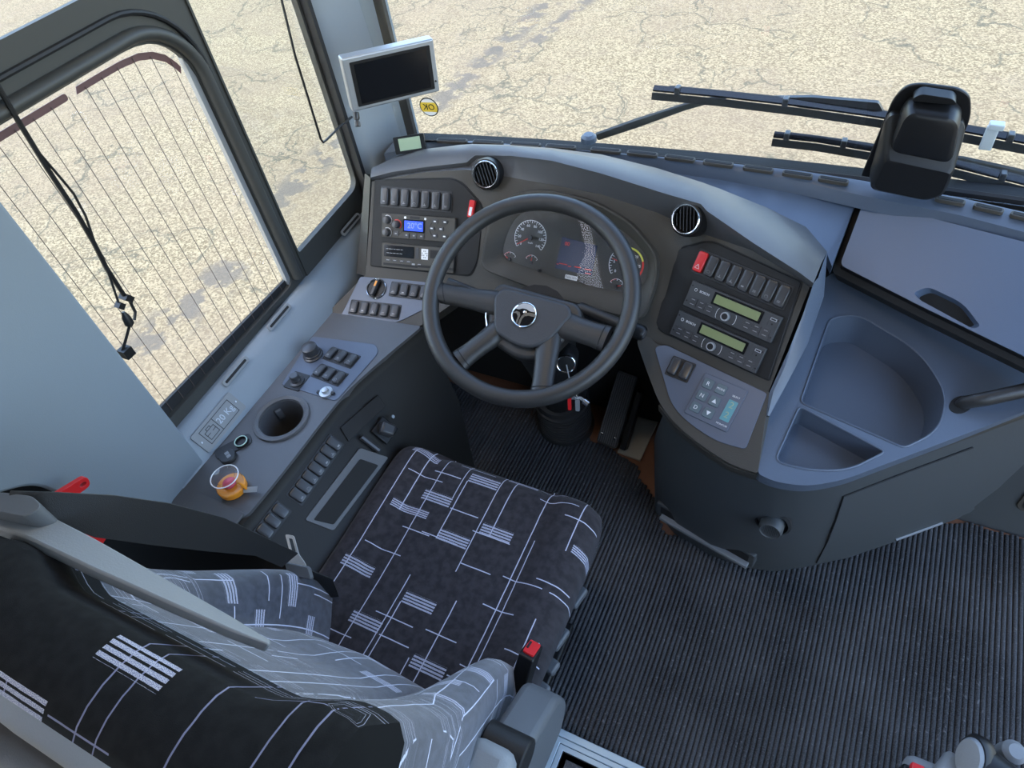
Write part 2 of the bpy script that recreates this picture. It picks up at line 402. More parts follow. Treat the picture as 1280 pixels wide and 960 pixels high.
D['fabric_back_lit'] = fabric_mat('seat_fabric_back_lit', 1.0, (.035, .038, .050), (.60, .62, .74), .38)  # pale sky light put into a lighter copy of the seat fabric
D['button'] = mat('selector_button', (.09, .13, .15), .4)
D['cyan'] = mat('selector_display', (.10, .30, .33), .3)
D['beige'] = mat('pale_step_plate', (.42, .38, .30), .6)
D['headliner'] = mat('headliner', (.3, .3, .3), .8)
# ================================================================== SETTING
mb = MB(); mb.add([(-40, -30, -1.1), (40, -30, -1.1), (40, 50, -1.1), (-40, 50, -1.1)], [(0, 1, 2, 3)])
g = struct('ground', mb, D['asphalt']); g['label'] = 'sunlit cracked asphalt yard outside the bus'
# object origin at world origin so the yard texture stays in world metres
for v in g.data.vertices: v.co += g.location
g.location = (0, 0, 0)
GX = -1.22     # side glazing plane
# cab floor (brown vinyl under the carpet)
mb = MB(); mb.box(2.5, 3.4, .06, None, (.05, -.13, -.035)); struct('floor', mb, D['brown'])
# ribbed carpet
P_ = .0118; yend = []
def carpet_end(x):
    pts = [(-1.2, 1.30), (-.72, 1.30), (-.52, pz(735, 548, .01).y), (pz(745, 553, .01).x, pz(745, 553, .01).y), (pz(798, 580, .01).x, pz(798, 580, .01).y),
           (pz(803, 590, .01).x, pz(808, 600, .01).y), (pz(817, 618, .01).x, pz(817, 618, .01).y), (-.24, .99), (.5, 1.32), (1.2, 1.32)]
    pts = sorted(pts)
    for (a, b), (c, d) in zip(pts, pts[1:]):
        if a <= x <= c: return b + (d-b)*(x-a)/max(c-a, 1e-6)
    return 1.3
mb = MB(); x = -1.18; k = 0
while x < 1.15:
    y1 = carpet_end(x)+random.uniform(-.004, .004); w_ = P_*.49
    prof = [(-w_, .0), (-w_*.75, .004), (-w_*.3, .0058), (w_*.3, .0058), (w_*.75, .004), (w_, .0)]
    ys = [-1.0+(y1+1.0)*i/14 for i in range(15)]; ph = random.uniform(0, 6)
    rings = [[(x+a+.0006*math.sin(ph+i*1.7), y, z-.001) for a, z in prof] for i, y in enumerate(ys)]
    mb.loft(rings, True, True); x += P_; k += 1
o = single('carpet', mb, D['carpet'], 'dark grey ribbed carpet mat covering the cab floor', 'carpet', kind='stuff')
mb = MB(); mb.box(2.34, 2.0, .003, None, (0, -.01, -.0025)); part('carpet_backing', mb, D['carpet'], o)
# ---- left wall
def zsill(y): return .689 + (.738-.689)*(y-.49)/(1.285-.49)
mb = MB(); rings = []
for i in range(15):
    y = .38 + (1.40-.38)*i/14; z = zsill(y)
    rings.append([(GX-.03, y, z-.3), (GX-.03, y, z-.004), (GX+.004, y, z+.002), (GX+.020, y, z+.004), (GX+.036, y, z-.002), (GX+.046, y, z-.012), (GX+.062, y, z-.03), (GX+.105, y, z-.085), (GX+.105, y, z-.3)])
mb.loft(rings)
wl = struct('wall_left', mb, D['grey_trim'], ang=60)
# B pillar panel
FB = VX(-1.14)
bp_ = [(.452, .56), (.452, 2.3), (-.25, 2.3), (-.25, 1.25), (.20, .90), (.26, .64), (.33, .60), (.43, .595)]
mb = MB(); mb.prism(rpoly(bp_, [.0, 0, 0, 0, .03, .04, .03, .03]), -.085, 0, FB.M()); part('pillar_panel', mb, D['grey_trim'], wl, bevel=.012, seg=3)
mb = MB(); mb.box(.03, 1.5, 2.4, None, (-1.27, -.30, 1.0)); part('rear_wall_skin', mb, D['black_matt'], wl)
mb = MB(); mb.box(.04, 2.3, .75, None, (-1.265, .35, .33)); part('lower_wall', mb, D['black_matt'], wl)
# slots in the sill
def sill_frame(px, py, du, dz):
    # frame on the sloped sill face, du inwards from the glazing and dz down
    F0 = Fr((GX+du, .8, zsill(.8)-dz), (0, 1, .0616), (-.63, 0, .78)); u, v = F0.uv(px, py); return Fr(F0.P(u, v), F0.ex, F0.ey)
for (px, py) in ((444, 287), (349, 397), (291, 462)):
    F = sill_frame(px, py, .040, .006)
    mb = MB(); mb.prism(rrect(.088, .017, .0085, 5), 0, .004, F.M()); so = part('sill_vent', mb, D['grey_sign'], wl, bevel=.001)
    mb = MB(); mb.prism(rrect(.074, .006, .003, 4), .002, .0047, F.M()); part('vent_opening', mb, D['black_matt'], so)
# sign plate with suitcase and 20 kg
F = sill_frame(267, 524, .085, .058)
sg = thing('weight_limit_plate', 'grey plate with suitcase symbol and 20 kg lettering on window sill', 'sign', F.o)
mb = MB(); mb.prism(rrect(.135, .052, .005, 4), 0, .003, F.M()); part('plate', mb, D['grey_sign'], sg)
mb = MB()
for (a, b, c_, d_) in ((-.048, -.018, .05, -.018), (-.048, .018, .05, .018), (-.048, -.018, -.048, .018), (.05, -.018, .05, .018), (-.006, -.018, -.006, .018),
                   (-.041, -.012, -.013, -.012), (-.041, .007, -.013, .007), (-.041, -.012, -.041, .007), (-.013, -.012, -.013, .007), (-.041, -.001, -.031, -.001), (-.023, -.001, -.013, -.001), (-.033, .007, -.033, .012), (-.021, .007, -.021, .012), (-.033, .012, -.021, .012)):
    L = math.hypot(c_-a, d_-b); mb.box(L+.001, .0012, .0008, F.M((a+c_)/2, (b+d_)/2, .0033, math.atan2(d_-b, c_-a)))
part('pictogram', mb, D['black'], sg)
lettering('20 Kg', .021, D['silver'], sg, F.M(.022, 0, .0034))
for u in (-.06, .06): mb = MB(); mb.lathe([(.0025, 0), (.002, .0015)], F.M(u, .0, .003), 8); part('rivet', mb, D['metal'], sg)
# ---- side windows
FG = VX(GX); FGi = VX(GX+.012)
def hole_plate(outer, holes, F, w0, w1):
    # flat plate with holes: front, back and rims
    mb = MB()
    for wv, flip in ((w0, True), (w1, False)):
        bm = bmesh.new()
        for lp in [outer]+holes:
            vs = [bm.verts.new((p[0], p[1], 0)) for p in lp]
            for i in range(len(vs)): bm.edges.new((vs[i], vs[(i+1) % len(vs)]))
        bmesh.ops.triangle_fill(bm, use_beauty=True, use_dissolve=False, edges=bm.edges[:])
        bm.verts.index_update()
        mb.add([F.P(v.co.x, v.co.y, wv) for v in bm.verts], [tuple(v.index for v in f.verts) for f in bm.faces]); bm.free()
    for lp in [outer]+holes:
        n = len(lp); mb.add([F.P(p[0], p[1], w0) for p in lp]+[F.P(p[0], p[1], w1) for p in lp], [(i, (i+1) % n, n+(i+1) % n, n+i) for i in range(n)])
    return mb
def merge(o, d=.0002):
    bm = bmesh.new(); bm.from_mesh(o.data); bmesh.ops.remove_doubles(bm, verts=bm.verts[:], dist=d); bmesh.ops.recalc_face_normals(bm, faces=bm.faces[:]); bm.to_mesh(o.data); bm.free(); smooth_by_angle(o.data, 40)
zt = 1.462
# glass
mb = MB(); mb.box(.004, 1.0, 1.62, None, (GX-.012, .90-.02, .66+.81))
w1 = struct('window_1', mb, D['glass'])
# sliding sash frame (rounded) in the side glass
opn = rpoly([(.44, .72), (.935, .735), (.935, 1.365), (.44, 1.365)], [.01, .03, .13, .05], 8)
outer = [(.40, .66), (.983, .69), (.983, zt), (.40, zt)]
sash = part('sash_frame', hole_plate(outer, [opn], FG, -.004, .008), D['frame'], w1); merge(sash)
def arch(y, z, r, n=10):   # up the front edge, round the corner, back along the top
    return [(y, .745), (y, 1.0)] + [(y-r+r*math.cos(math.pi/2*i/n), z-r+r*math.sin(math.pi/2*i/n)) for i in range(n+1)] + [(.7, z), (.43, z)]
mb = MB(); mb.tube([FG.P(u, v, .012) for u, v in arch(.948, 1.382, .125)], .017, 10, False, .75, up=(1, 0, 0)); part('sash_gasket', mb, D['frame'], w1, ang=80)
mb = MB(); mb.tube([FG.P(u, v, .010) for u, v in arch(.962, 1.42, .15)], .007, 8, False, .75, up=(1, 0, 0)); part('sash_groove', mb, D['seal'], w1)
# black band along the bottom of the pane, outside the wires
mb = MB(); mb.box(.004, .55, .10, None, (GX-.006, .72, .70)); part('bottom_band', mb, D['seal'], w1)
mb = MB(); mb.box(.012, .012, .66, None, (GX-.002, .927, 1.05)); part('sash_rail', mb, D['silver'], w1)
# demister strip and wires
top = [FG.uv(*p) for p in ((-40, 206), (0, 178), (40, 150), (96, 113))]
mb = MB(); mb.prism(rrect(.36, .012, .006), 0, .0015, Fr((GX-.006, .50, 1.347), (0, 1, 0), (0, 0, 1)).M()); part('demister_strip', mb, D['heater'], w1)
arc = [(.70, 1.347), (.75, 1.347), (.80, 1.346), (.84, 1.342), (.87, 1.332), (.893, 1.316), (.908, 1.295), (.913, 1.285)]
mb = MB(); mb.ribbon([FG.P(u, v, -.005) for u, v in arc], Vector((0, .003, .0055)), .0015); part('demister_strip', mb, D['heater'], w1)
for i in range(13):
    y = .462 + i*.0365; zt_ = 1.346 if y < .83 else (1.333 if y < .87 else 1.31)
    mb = MB(); mb.box(.0010, .0011, zt_-.70, None, (GX-.003, y, (zt_+.70)/2)); part('demister_wire', mb, D['wire'], w1)
# ---- front quarter window
mb = MB(); mb.box(.004, .40, 1.62, None, (GX-.02, 1.20, .72+.81)); w2 = struct('window_2', mb, D['glass'])
opn = rpoly([(.985, .792), (1.262, .81), (1.262, 2.3), (.985, 2.3)], [.01, .035, 0, 0], 6)
outer = [(.98, .70), (1.33, .70), (1.33, 2.32), (.98, 2.32)]
o = part('quarter_frame', hole_plate(outer, [opn], FG, -.004, .012), D['frame'], w2); merge(o)
mb = MB(); mb.box(.03, .012, 1.55, None, (GX+.02, 1.275, 1.55)); part('seal_strip', mb, D['seal'], w2)
mb = MB(); mb.box(.02, .05, .8, None, (GX, .955, 1.86)); part('window_post', mb, D['frame'], w2)
# ---- A pillar trim
cs = [(-1.235, 1.275), (-1.20, 1.272), (-1.185, 1.285), (-1.165, 1.31), (-1.155, 1.335), (-1.115, 1.40), (-1.095, 1.435), (-1.13, 1.47), (-1.26, 1.47)]
mb = MB(); mb.loft([[(a, b, z) for a, b in cs] for z in (.66, 1.0, 1.4, 2.3)])
tp = struct('trim_1', mb, D['pillar'], ang=25)
# ---- windscreen
def wsy(x): return 1.485 - .062*(x-.12)**2
mb = MB(); xs = [-1.12 + i*.12 for i in range(21)]
mb.loft([[(x, wsy(x), .87), (x, wsy(x)-.10, 2.3), (x, wsy(x)-.096, 2.3), (x, wsy(x)+.004, .87)] for x in xs])
w3 = struct('window_3', mb, D['glass'])
mb = MB(); mb.tube([(x, wsy(x)-.004, .885) for x in xs], .008, 6); part('lower_seal', mb, D['seal'], w3)
mb = MB(); mb.loft([[(-1.10, wsy(-1.1)+.01, z), (-1.075, wsy(-1.1)+.008, z), (-1.075, wsy(-1.1)-.004, z), (-1.10, wsy(-1.1)-.004, z)] for z in (.88, 1.5, 2.2)]); part('side_seal', mb, D['seal'], w3)
# ---- front bulkhead below the dash, roof
mb = MB()
xs2 = [-1.26 + i*.127 for i in range(21)]
mb.loft([[(x, wsy(x)+.02, -.9), (x, wsy(x)+.02, .875), (x, wsy(x)+.06, .875), (x, wsy(x)+.06, -.9)] for x in xs2]); wf = struct('wall_front', mb, D['black_matt'])
mb = MB(); mb.box(2.6, 4.2, .06, None, (.05, -.55, 2.34)); rl_ = struct('ceiling', mb, D['headliner'])
# added lamp, out of view above the seat, to warm the footwell
mb = MB(); mb.prism(rrect(.34, .20, .03), 0, .04, Matrix.Translation((-.42, .62, 2.27))); part('added_lamp_housing', mb, D['white'], rl_, bevel=.006)
mb = MB(); mb.prism(rrect(.30, .16, .02), -.002, .002, Matrix.Translation((-.42, .62, 2.27))); part('added_lamp_diffuser', mb, mat('added_lamp_diffuser', (1, .8, .55), .5, emit=17.0), rl_)
mb = MB(); mb.box(.05, 1.8, .9, None, (1.30, -.8, .45)); struct('wall_right', mb, D['grey_trim'])
mb = MB(); mb.box(2.6, .05, 3.2, None, (.05, -1.75, .8)); struct('rear_light_block', mb, D['grey_plastic'])  # added partition out of view, blocks light from behind to darken the cab
# OK sticker on the windscreen (printed to be read from outside)
c0 = VY(1.405).at(539, 131); F = Fr((c0.x, wsy(c0.x)-.10*(c0.z-.87)/1.43-.003, c0.z), (1, .12, 0), (0, -.07, 1))
st = thing('ok_sticker', 'round yellow and white OK sticker on the windscreen, seen reversed', 'sticker', F.o)
mb = MB(); mb.lathe([(0.0256, 0), (0.0256, .0008)], F.M(), 28); part('rim_print', mb, D['black'], st)
mb = MB(); mb.lathe([(0.0229, 0), (0.0229, .0012)], F.M(), 28); part('disc', mb, D['white'], st)
mb = MB(); mb.prism([(x_, y_) for x_, y_ in ellp(0.0229, 0.0229, 32) if abs(y_) < 0.0147], .001, .0016, F.M()); part('band_print', mb, D['amber_print'], st)
lettering('OK', 0.0225, D['black'], st, F.M(0, 0, .002), flip=True)
# ================================================================== DASHBOARD
dash = thing('dashboard', 'dark grey wraparound bus dashboard with gauge cluster and switch panels', 'dashboard', (-.55, 1.25, .6))
def pl(k): return {'L': FL, 'C': FC, 'R': FRT}[k]
# hood: lip pixels with height, rear pixels with height, panel top pixels with plane
ST = [((463, 222), .905, (471, 207), .905, (465, 227), 'L'), ((490, 215), .915, (494, 196), .92, (490, 222), 'L'), ((530, 209), .925, (525, 187), .93, (530, 215), 'L'),
      ((583, 203), .935, (575, 181), .94, (583, 212), 'L'), ((594, 194), .955, (590, 180), .945, (596, 214), 'L'), ((640, 195), .968, (635, 181), .95, (640, 222), 'C'),
      ((690, 201), .975, (690, 185), .95, (690, 231), 'C'), ((752, 217), .975, (752, 193), .95, (752, 243), 'C'), ((828, 241), .965, (821, 210), .94, (822, 266), 'C'),
      ((876, 255), .955, (878, 228), .925, (862, 285), 'R'), ((884, 264), .945, (900, 236), .915, (884, 294), 'R'), ((942, 304), .925, (960, 260), .89, (938, 312), 'R'),
      ((1000, 341), .905, (1008, 284), .86, (998, 348), 'R'), ((1017, 354), .895, (1034, 315), .84, (1012, 359), 'R')]
hood, bez = [], []
for lp, lz, rp, rz, tp_, k in ST:
    Lp = pz(*lp, lz); Rp = pz(*rp, rz); T = pl(k).at(*tp_)
    mid = Lp.lerp(Rp, .45)+Vector((0, 0, .012)); near = Lp.lerp(Rp, .1)+Vector((0, 0, .004))
    low = Lp+Vector((0, .004, -.012))
    back = Rp+Vector((0, .02, -.08))
    hood.append([back, Rp, mid, near, Lp, low, T])
mb = MB(); mb.loft(hood, False); part('hood', mb, D['dash'], dash, ang=50)
BT = [((457, 345), 'L'), ((480, 350), 'L'), ((520, 356), 'L'), ((570, 362), 'L'), ((590, 362), 'L'), ((640, 372), 'C'), ((690, 384), 'C'), ((745, 398), 'C'), ((800, 412), 'C'),
      ((822, 432), 'R'), ((840, 440), 'R'), ((890, 462), 'R'), ((940, 484), 'R'), ((960, 492), 'R')]
bz = []
for (lp, lz, rp, rz, tp_, k), (bp2, kb) in zip(ST, BT):
    T = pl(k).at(*tp_); B = pl(kb).at(*bp2); bz.append([T, T.lerp(B, .33), T.lerp(B, .66), B])
mb = MB(); mb.loft(bz, False); part('bezel', mb, D['bezel'], dash, ang=50)
# right flank of the dash: from hood end down to the wing
fl = []
for a, za, b, zb in (((1017, 354), .895, (1034, 315), .84), ((1003, 395), None, (1030, 370), .79), ((985, 440), None, (1010, 430), .735), ((962, 490), None, (978, 490), .685), ((956, 520), 'w', (962, 520), .66)):
    A = FSR.at(*a, -.004) if za == 'w' else (pz(*a, za) if za else FRT.at(*a)); B = pz(*b, zb); fl.append([A, A.lerp(B, .12)+Vector((.004, -.002, .006)), A.lerp(B, .9), B, B+Vector((-.02, .03, -.06))])
mb = MB(); mb.loft(fl, False); part('flank', mb, D['shelf'], dash, ang=50)
# left end cheek down to the sill
mb = MB(); a0 = pz(463, 222, .905); a1 = FL.at(457, 345)
mb.loft([[a0, a0+Vector((-.05, .04, -.02)), a0+Vector((-.06, .14, -.1))], [a1, a1+Vector((-.05, .02, -.02)), a1+Vector((-.06, .14, -.05))]], False); part('end_cheek', mb, D['bezel'], dash)
# dark inset panels
def inset(name, F, px, m, rad=.012, th=.003):
    poly = rpoly(F.poly(px), rad)
    mb = MB(); mb.prism([(p[0], p[1]) for p in rpoly(F.poly(px), rad)], -.001, th*.6, F.M()); g_ = part(name+'_gap', mb, D['black_matt'], dash)
    cx = sum(p[0] for p in poly)/len(poly); cy = sum(p[1] for p in poly)/len(poly)
    inn = []
    for p in poly:
        d = math.hypot(p[0]-cx, p[1]-cy); k_ = 1-.003/d; inn.append((cx+(p[0]-cx)*k_, cy+(p[1]-cy)*k_))
    mb = MB(); mb.prism(inn, 0, th, F.M()); return part(name, mb, m, dash, bevel=.0012)
inset('switch_panel', FL, [(469, 224), (567, 222), (580, 229), (603, 255), (606, 265), (598, 330), (588, 346), (463, 333)], D['panel'], [.006, .015, .01, .01, .01, .02, .01, .008])
inset('radio_panel', FRT, [(889, 299), (851, 309), (838, 320), (817, 400), (824, 414), (962, 477), (1004, 352)], D['panel'], [.02, .012, .012, .02, .012, .006, .006])
# ---- rocker switches
def switch_mesh(w_, h_):
    mb = MB(); r0 = rrect(w_, h_, .006, 4)
    def sc_(k, z0, z1): return [(x*k, y*(1-(1-k)*w_/h_), z0+(z1-z0)*(y/h_+.5)) for x, y in r0]
    mb.loft([sc_(1, 0, 0), sc_(1, .004, .004), sc_(.95, .0062, .0055), sc_(.82, .0078, .0062), sc_(.5, .0086, .0064)])
    return mb.mesh('rocker_switch')
SWM = {}
def switch_row(parent, F, p0, p1, n, sz=(.0205, .042), m='switch', frame=True, icons=True, special=None, w=.003, fw=None):
    a = Vector(F.uv(*p0)); b = Vector(F.uv(*p1)); d = b-a; rot = math.atan2(d.y, d.x)
    if n == 1: rot = 0
    if frame:
        c = (a+b)/2; mb = MB(); mb.prism(rrect(d.length+sz[0]*1.32, sz[1]*1.2, .003, 3), 0, .0016, F.M(c.x, c.y, w, rot)); part('switch_frame', mb, D['switch_frame'], parent, bevel=.0008)
    for i in range(n):
        p = a + d*(i/max(n-1, 1)); mm = (special or {}).get(i, m); key = (sz, mm)
        if key not in SWM: SWM[key] = switch_mesh(*sz); smooth_by_angle(SWM[key], 30)
        M_ = F.M(p.x, p.y, w+.0012, rot)
        o = bpy.data.objects.new('rocker_switch', SWM[key]); COL.objects.link(o); o.parent = parent
        if not SWM[key].materials: SWM[key].materials.append(D[mm])
        o.matrix_basis = Matrix.Translation(-ORG[parent]) @ M_; ORG[o] = ORG[parent]
        if mm == 'red': o['label'] = 'red hazard warning switch'
        if icons:
            mbi = MB(); kd = random.randint(0, 3); s_ = sz[0]*.17; zz = .0082
            if mm == 'red':
                for q in range(3):
                    aa = math.pi/2+q*2*math.pi/3; bb = aa+2*math.pi/3
                    P1 = Vector((math.cos(aa), math.sin(aa)))*s_*1.6; P2 = Vector((math.cos(bb), math.sin(bb)))*s_*1.6
                    mbi.box((P2-P1).length, .0009, .0006, Matrix.Translation(((P1.x+P2.x)/2, (P1.y+P2.y)/2-sz[1]*.26, zz)) @ Matrix.Rotation(math.atan2(P2.y-P1.y, P2.x-P1.x), 4, 'Z'))
            elif kd == 0: mbi.box(s_*2, .0009, .0006, Matrix.Translation((0, -sz[1]*.3, zz))); mbi.box(.0009, s_*1.6, .0006, Matrix.Translation((0, -sz[1]*.26, zz)))
            elif kd == 1: mbi.tube([(s_*math.cos(t*.7), s_*.8*math.sin(t*.7)-sz[1]*.27, zz) for t in range(9)], .0004, 4, True)
            elif kd == 2:
                for q in (-1, 0, 1): mbi.box(s_*1.8, .0006, .0006, Matrix.Translation((0, -sz[1]*.27+q*.0016, zz)))
            else: mbi.box(s_*1.6, .0028, .0006, Matrix.Translation((0, -sz[1]*.27, zz)))
            me = mbi.mesh('icon'); oi = bpy.data.objects.new('icon', me); COL.objects.link(oi); me.materials.append(D['white' if mm == 'red' else 'grey_print'])
            oi.parent = o; ORG[oi] = ORG[parent]
switch_row(dash, FL, (482.7, 245.6), (559.4, 252.4), 7)
switch_row(dash, FRT, (877.2, 327.6), (978.7, 370.3), 8, sz=(.0215, .044), special={0: 'red'})
# ---- left shelf with sky-tinted panel
sh = rpoly(FSL.poly([(457, 343), (590, 360), (568, 378), (528, 406), (498, 424), (470, 428), (395, 405)]), [.005, .01, .02, .02, .03, .03, .012], 5)
mb = MB(); mb.prism(sh, -.035, 0, FSL.M()); part('left_shelf', mb, D['bezel'], dash, bevel=.006, seg=3)
po = rpoly(FSL.poly([(451, 346), (545, 353), (536, 384), (500, 402), (474, 409), (424, 400)]), [.006, .006, .015, .02, .02, .008], 5)
mb = MB(); mb.prism(po, -.001, .002, FSL.M()); part('light_switch_panel', mb, D['panel_sky_tint'], dash, bevel=.0008)
mb = MB(); Mk = FSL.Mat(470.5, 361, .002); mb.lathe([(.0275, 0), (.0275, .003), (.024, .0035), (.022, .0015)], Mk, 28); rk = part('light_dial', mb, D['black'], dash)
mb = MB(); mb.tube([Mk @ Vector((.0262*math.cos(t*math.pi/16), .0262*math.sin(t*math.pi/16), .003)) for t in range(32)], .0011, 5, True); part('dial_ring', mb, D['chrome'], rk)
mb = MB(); mb.box(.009, .042, .012, Mk @ Matrix.Rotation(R(-12), 4, 'Z'), (0, 0, .008)); part('dial_grip', mb, D['switch'], rk, bevel=.002)
mb = MB(); mb.box(.005, .014, .001, Mk @ Matrix.Rotation(R(-12), 4, 'Z'), (0, .010, .0143)); part('dial_mark', mb, D['orange'], rk)
switch_row(dash, FSL, (494.2, 362.0), (531.5, 366.5), 4, sz=(.021, .033), w=.002)
switch_row(dash, FSL, (443.7, 384.5), (494.6, 390.2), 5, sz=(.021, .033), w=.002)
# ---- right wing with sky-tinted panel, two switches, gear selector
wp = [(800, 410), (822, 430), (962, 490), (947, 592), (915, 582), (880, 560), (845, 532), (824, 505), (806, 458), (796, 428)]
wg = rpoly(FSR.poly(wp), [.01, .005, .004, .006, .03, .04, .05, .05, .04, .01], 5)
mb = MB(); mb.prism(wg, -.04, 0, FSR.M()); part('right_wing', mb, D['bezel'], dash, bevel=.007, seg=3)
po = rpoly(FSR.poly([(818, 434), (832, 431), (959, 492), (932, 562), (895, 552), (862, 530), (840, 508)]), [.012, .01, .006, .008, .03, .04, .03], 5)
mb = MB(); mb.prism(po, -.001, .002, FSR.M()); part('selector_panel', mb, D['panel_sky_tint'], dash, bevel=.0008)
switch_row(dash, FSR, (843.5, 459), (858, 464.8), 2, sz=(.021, .038), w=.002, icons=False)
cu, cv = FSR.uv(895, 503); Fg = Fr(FSR.P(cu, cv, .002), FSR.ex*math.cos(R(3))+FSR.ey*math.sin(R(3)), FSR.ey*math.cos(R(3))-FSR.ex*math.sin(R(3)))
gs_ = thing('gear_selector', 'sky-tinted gear selector keypad with R N D buttons on the dash wing', 'gear selector', Fg.o)
mb = MB(); mb.prism(rrect(.098, .096, .004, 4), 0, .003, Fg.M()); part('plate', mb, D['panel_sky_tint'], gs_, bevel=.001)
for r_, row in enumerate((('R', 'MODE'), ('N', 'up'), ('D', 'dn'))):
    for c_, tx in enumerate(row):
        M_ = Fg.M(-.031+c_*.029, .028-r_*.028, .003); mb = MB(); mb.prism(rrect(.022, .021, .003, 3), 0, .0025, M_); bt = part('button', mb, D['button'], gs_, bevel=.0006)
        if tx in ('up', 'dn'):
            mb = MB(); s_ = 1 if tx == 'up' else -1; mb.prism([(-.005, -.004*s_), (.005, -.004*s_), (0, .005*s_)], .0024, .003, M_); part('arrow', mb, D['white'], bt)
        else: lettering(tx, .012 if len(tx) == 1 else .0062, D['white'], bt, M_ @ Matrix.Translation((0, 0, .0028)))
mb = MB(); mb.prism(rrect(.020, .046, .002, 3), 0, .001, Fg.M(.033, -.006, .003)); ds = part('gear_display', mb, D['cyan'], gs_)
for v in (.006, -.016): lettering('2', .019, D['lcd_pale'], ds, Fg.M(.033, v, .0044))
lettering('SELECT', .0052, D['white'], gs_, Fg.M(.033, .026, .0034)); lettering('MONITOR', .0052, D['white'], gs_, Fg.M(.033, -.038, .0034))
# ---- cluster
op = [(604, 335), (611, 292), (622, 262), (648, 240), (690, 237), (745, 250), (792, 277), (826, 318), (824, 352), (806, 402), (700, 372)]
ip = [(626, 322), (634, 292), (645, 271), (668, 258), (700, 258), (745, 270), (785, 292), (810, 322), (810, 345), (796, 369), (705, 350)]
O_ = rpoly(FC.poly(op), .03, 5); I_ = rpoly(FC.poly(ip, .004), .03, 5)
mb = MB()
mb.loft([[FC.P(*p, -.001) for p in O_], [FC.P(*p, .020) for p in O_], [FC.P(p[0]*.94+q[0]*.06, p[1]*.94+q[1]*.06, .025) for p, q in zip(O_, I_)],
         [FC.P(p[0]*.8+q[0]*.2, p[1]*.8+q[1]*.2, .025) for p, q in zip(O_, I_)], [FC.P(*q, .004) for q in I_]], True, False)
part('cluster_surround', mb, D['bezel'], dash, ang=35)
mb = MB(); mb.prism(I_, .0005, .004, FC.M()); cl = part('gauge_cluster', mb, D['gauge'], dash)
Z0 = .0045
def arc_ticks(F, u, v, r, a0, a1, n, ln, tw, m, parent, name='tick_marks'):
    mb = MB()
    for i in range(n):
        a = R(a0+(a1-a0)*i/(n-1)); l = ln*(1 if i % 2 == 0 else .6); mb.box(l, tw, .0004, F.M(u+(r-l/2)*math.cos(a), v+(r-l/2)*math.sin(a), Z0, a))
    return part(name, mb, D[m], parent)
def arc_line(F, u, v, r, a0, a1, th, m, parent):
    n = 28; mb = MB(); rings = []
    for i in range(n+1):
        a = R(a0+(a1-a0)*i/n); rings.append([F.P(u+(r+d)*math.cos(a), v+(r+d)*math.sin(a), Z0+e) for d, e in ((-th/2, 0), (th/2, 0), (th/2, .0004), (-th/2, .0004))])
    mb.loft(rings); return part('scale_arc', mb, D[m], parent)
def needle(F, u, v, L, a, m, parent, hub=.006):
    mb = MB(); mb.prism([(0, -.0014), (L, -.0006), (L, .0006), (0, .0014)], 0, .001, F.M(u, v, Z0+.002, R(a))); nd = part('needle', mb, D[m], parent)
    mb = MB(); mb.lathe([(hub, 0), (hub*.9, .004)], F.M(u, v, Z0), 16); part('needle_hub', mb, D['switch'], nd)
su, sv = FC.uv(663, 297, .004); tu, tv = FC.uv(783, 331, .004)
arc_line(FC, su, sv, .0395, -38, 218, .0012, 'white', cl); arc_ticks(FC, su, sv, .039, -38, 218, 29, .006, .0011, 'white', cl)
for i in range(8):
    a = R(218-256*i/7); lettering(str(20*i), .0085, D['white'], cl, FC.M(su+.0275*math.cos(a), sv+.0275*math.sin(a), Z0+.0004))
lettering('km/h', .006, D['white'], cl, FC.M(su+.002, sv-.012, Z0+.0004)); needle(FC, su, sv, .036, 213, 'red_print', cl)
arc_line(FC, tu, tv, .0395, 120, 218, .0012, 'white', cl); arc_ticks(FC, tu, tv, .039, 120, 218, 12, .006, .0011, 'white', cl)
arc_line(FC, tu, tv, .0375, 20, 110, .004, 'yellow_print', cl); arc_line(FC, tu, tv, .0375, -40, 20, .004, 'red_print', cl)
for i in range(7):
    a = R(218-258*i/6); lettering(str(5*i), .0085, D['white'], cl, FC.M(tu+.0285*math.cos(a), tv+.0285*math.sin(a), Z0+.0004))
needle(FC, tu, tv, .035, 165, 'red_print', cl)
for px, py, a in ((637, 324, 150), (664, 328, 85), (770, 358, 20)):
    u, v = FC.uv(px, py, .004); arc_line(FC, u, v, .017, 30, 150, .0009, 'white', cl); arc_line(FC, u, v, .0165, 95, 150, .0014, 'red_print', cl); arc_ticks(FC, u, v, .017, 30, 150, 5, .004, .0009, 'white', cl); needle(FC, u, v, .012, a, 'red_print', cl, .0045)
sp_ = FC.poly([(703, 296), (747, 307), (740, 345), (694, 335)], .004); mb = MB(); mb.prism(sp_, .0041, .005, FC.M()); scn = part('trip_screen', mb, D['screen'], cl)
lettering('00', .012, D['red_print'], scn, FC.Mat(709, 305, .0056))
mb = MB()
for (x0, y0, ln) in ((704, 330, .02), (722, 334, .016), (735, 337, .016), (735, 342, .014), (712, 333, .008), (697, 330, .005)):
    u, v = FC.uv(x0, y0, .005); mb.box(ln, .002, .0003, FC.M(u, v, .0053))
part('screen_text', mb, D['red_print'], scn)
mb = MB(); mb.prism(rrect(.030, .010, .002, 3), 0, .0006, FC.Mat(714, 347, .0052, R(-2))); lb = part('cluster_label', mb, D['white'], cl); lettering('Tacho  km/h', .0055, D['grey_sign'], lb, FC.Mat(714, 347, .0062, R(-2)))
mb = MB()
for px, py in ((675, 338), (729, 352), (790, 366)): mb.lathe([(.004, 0), (.0035, .008)], FC.Mat(px, py, .004), 10)
part('reset_knob', mb, D['black'], cl)
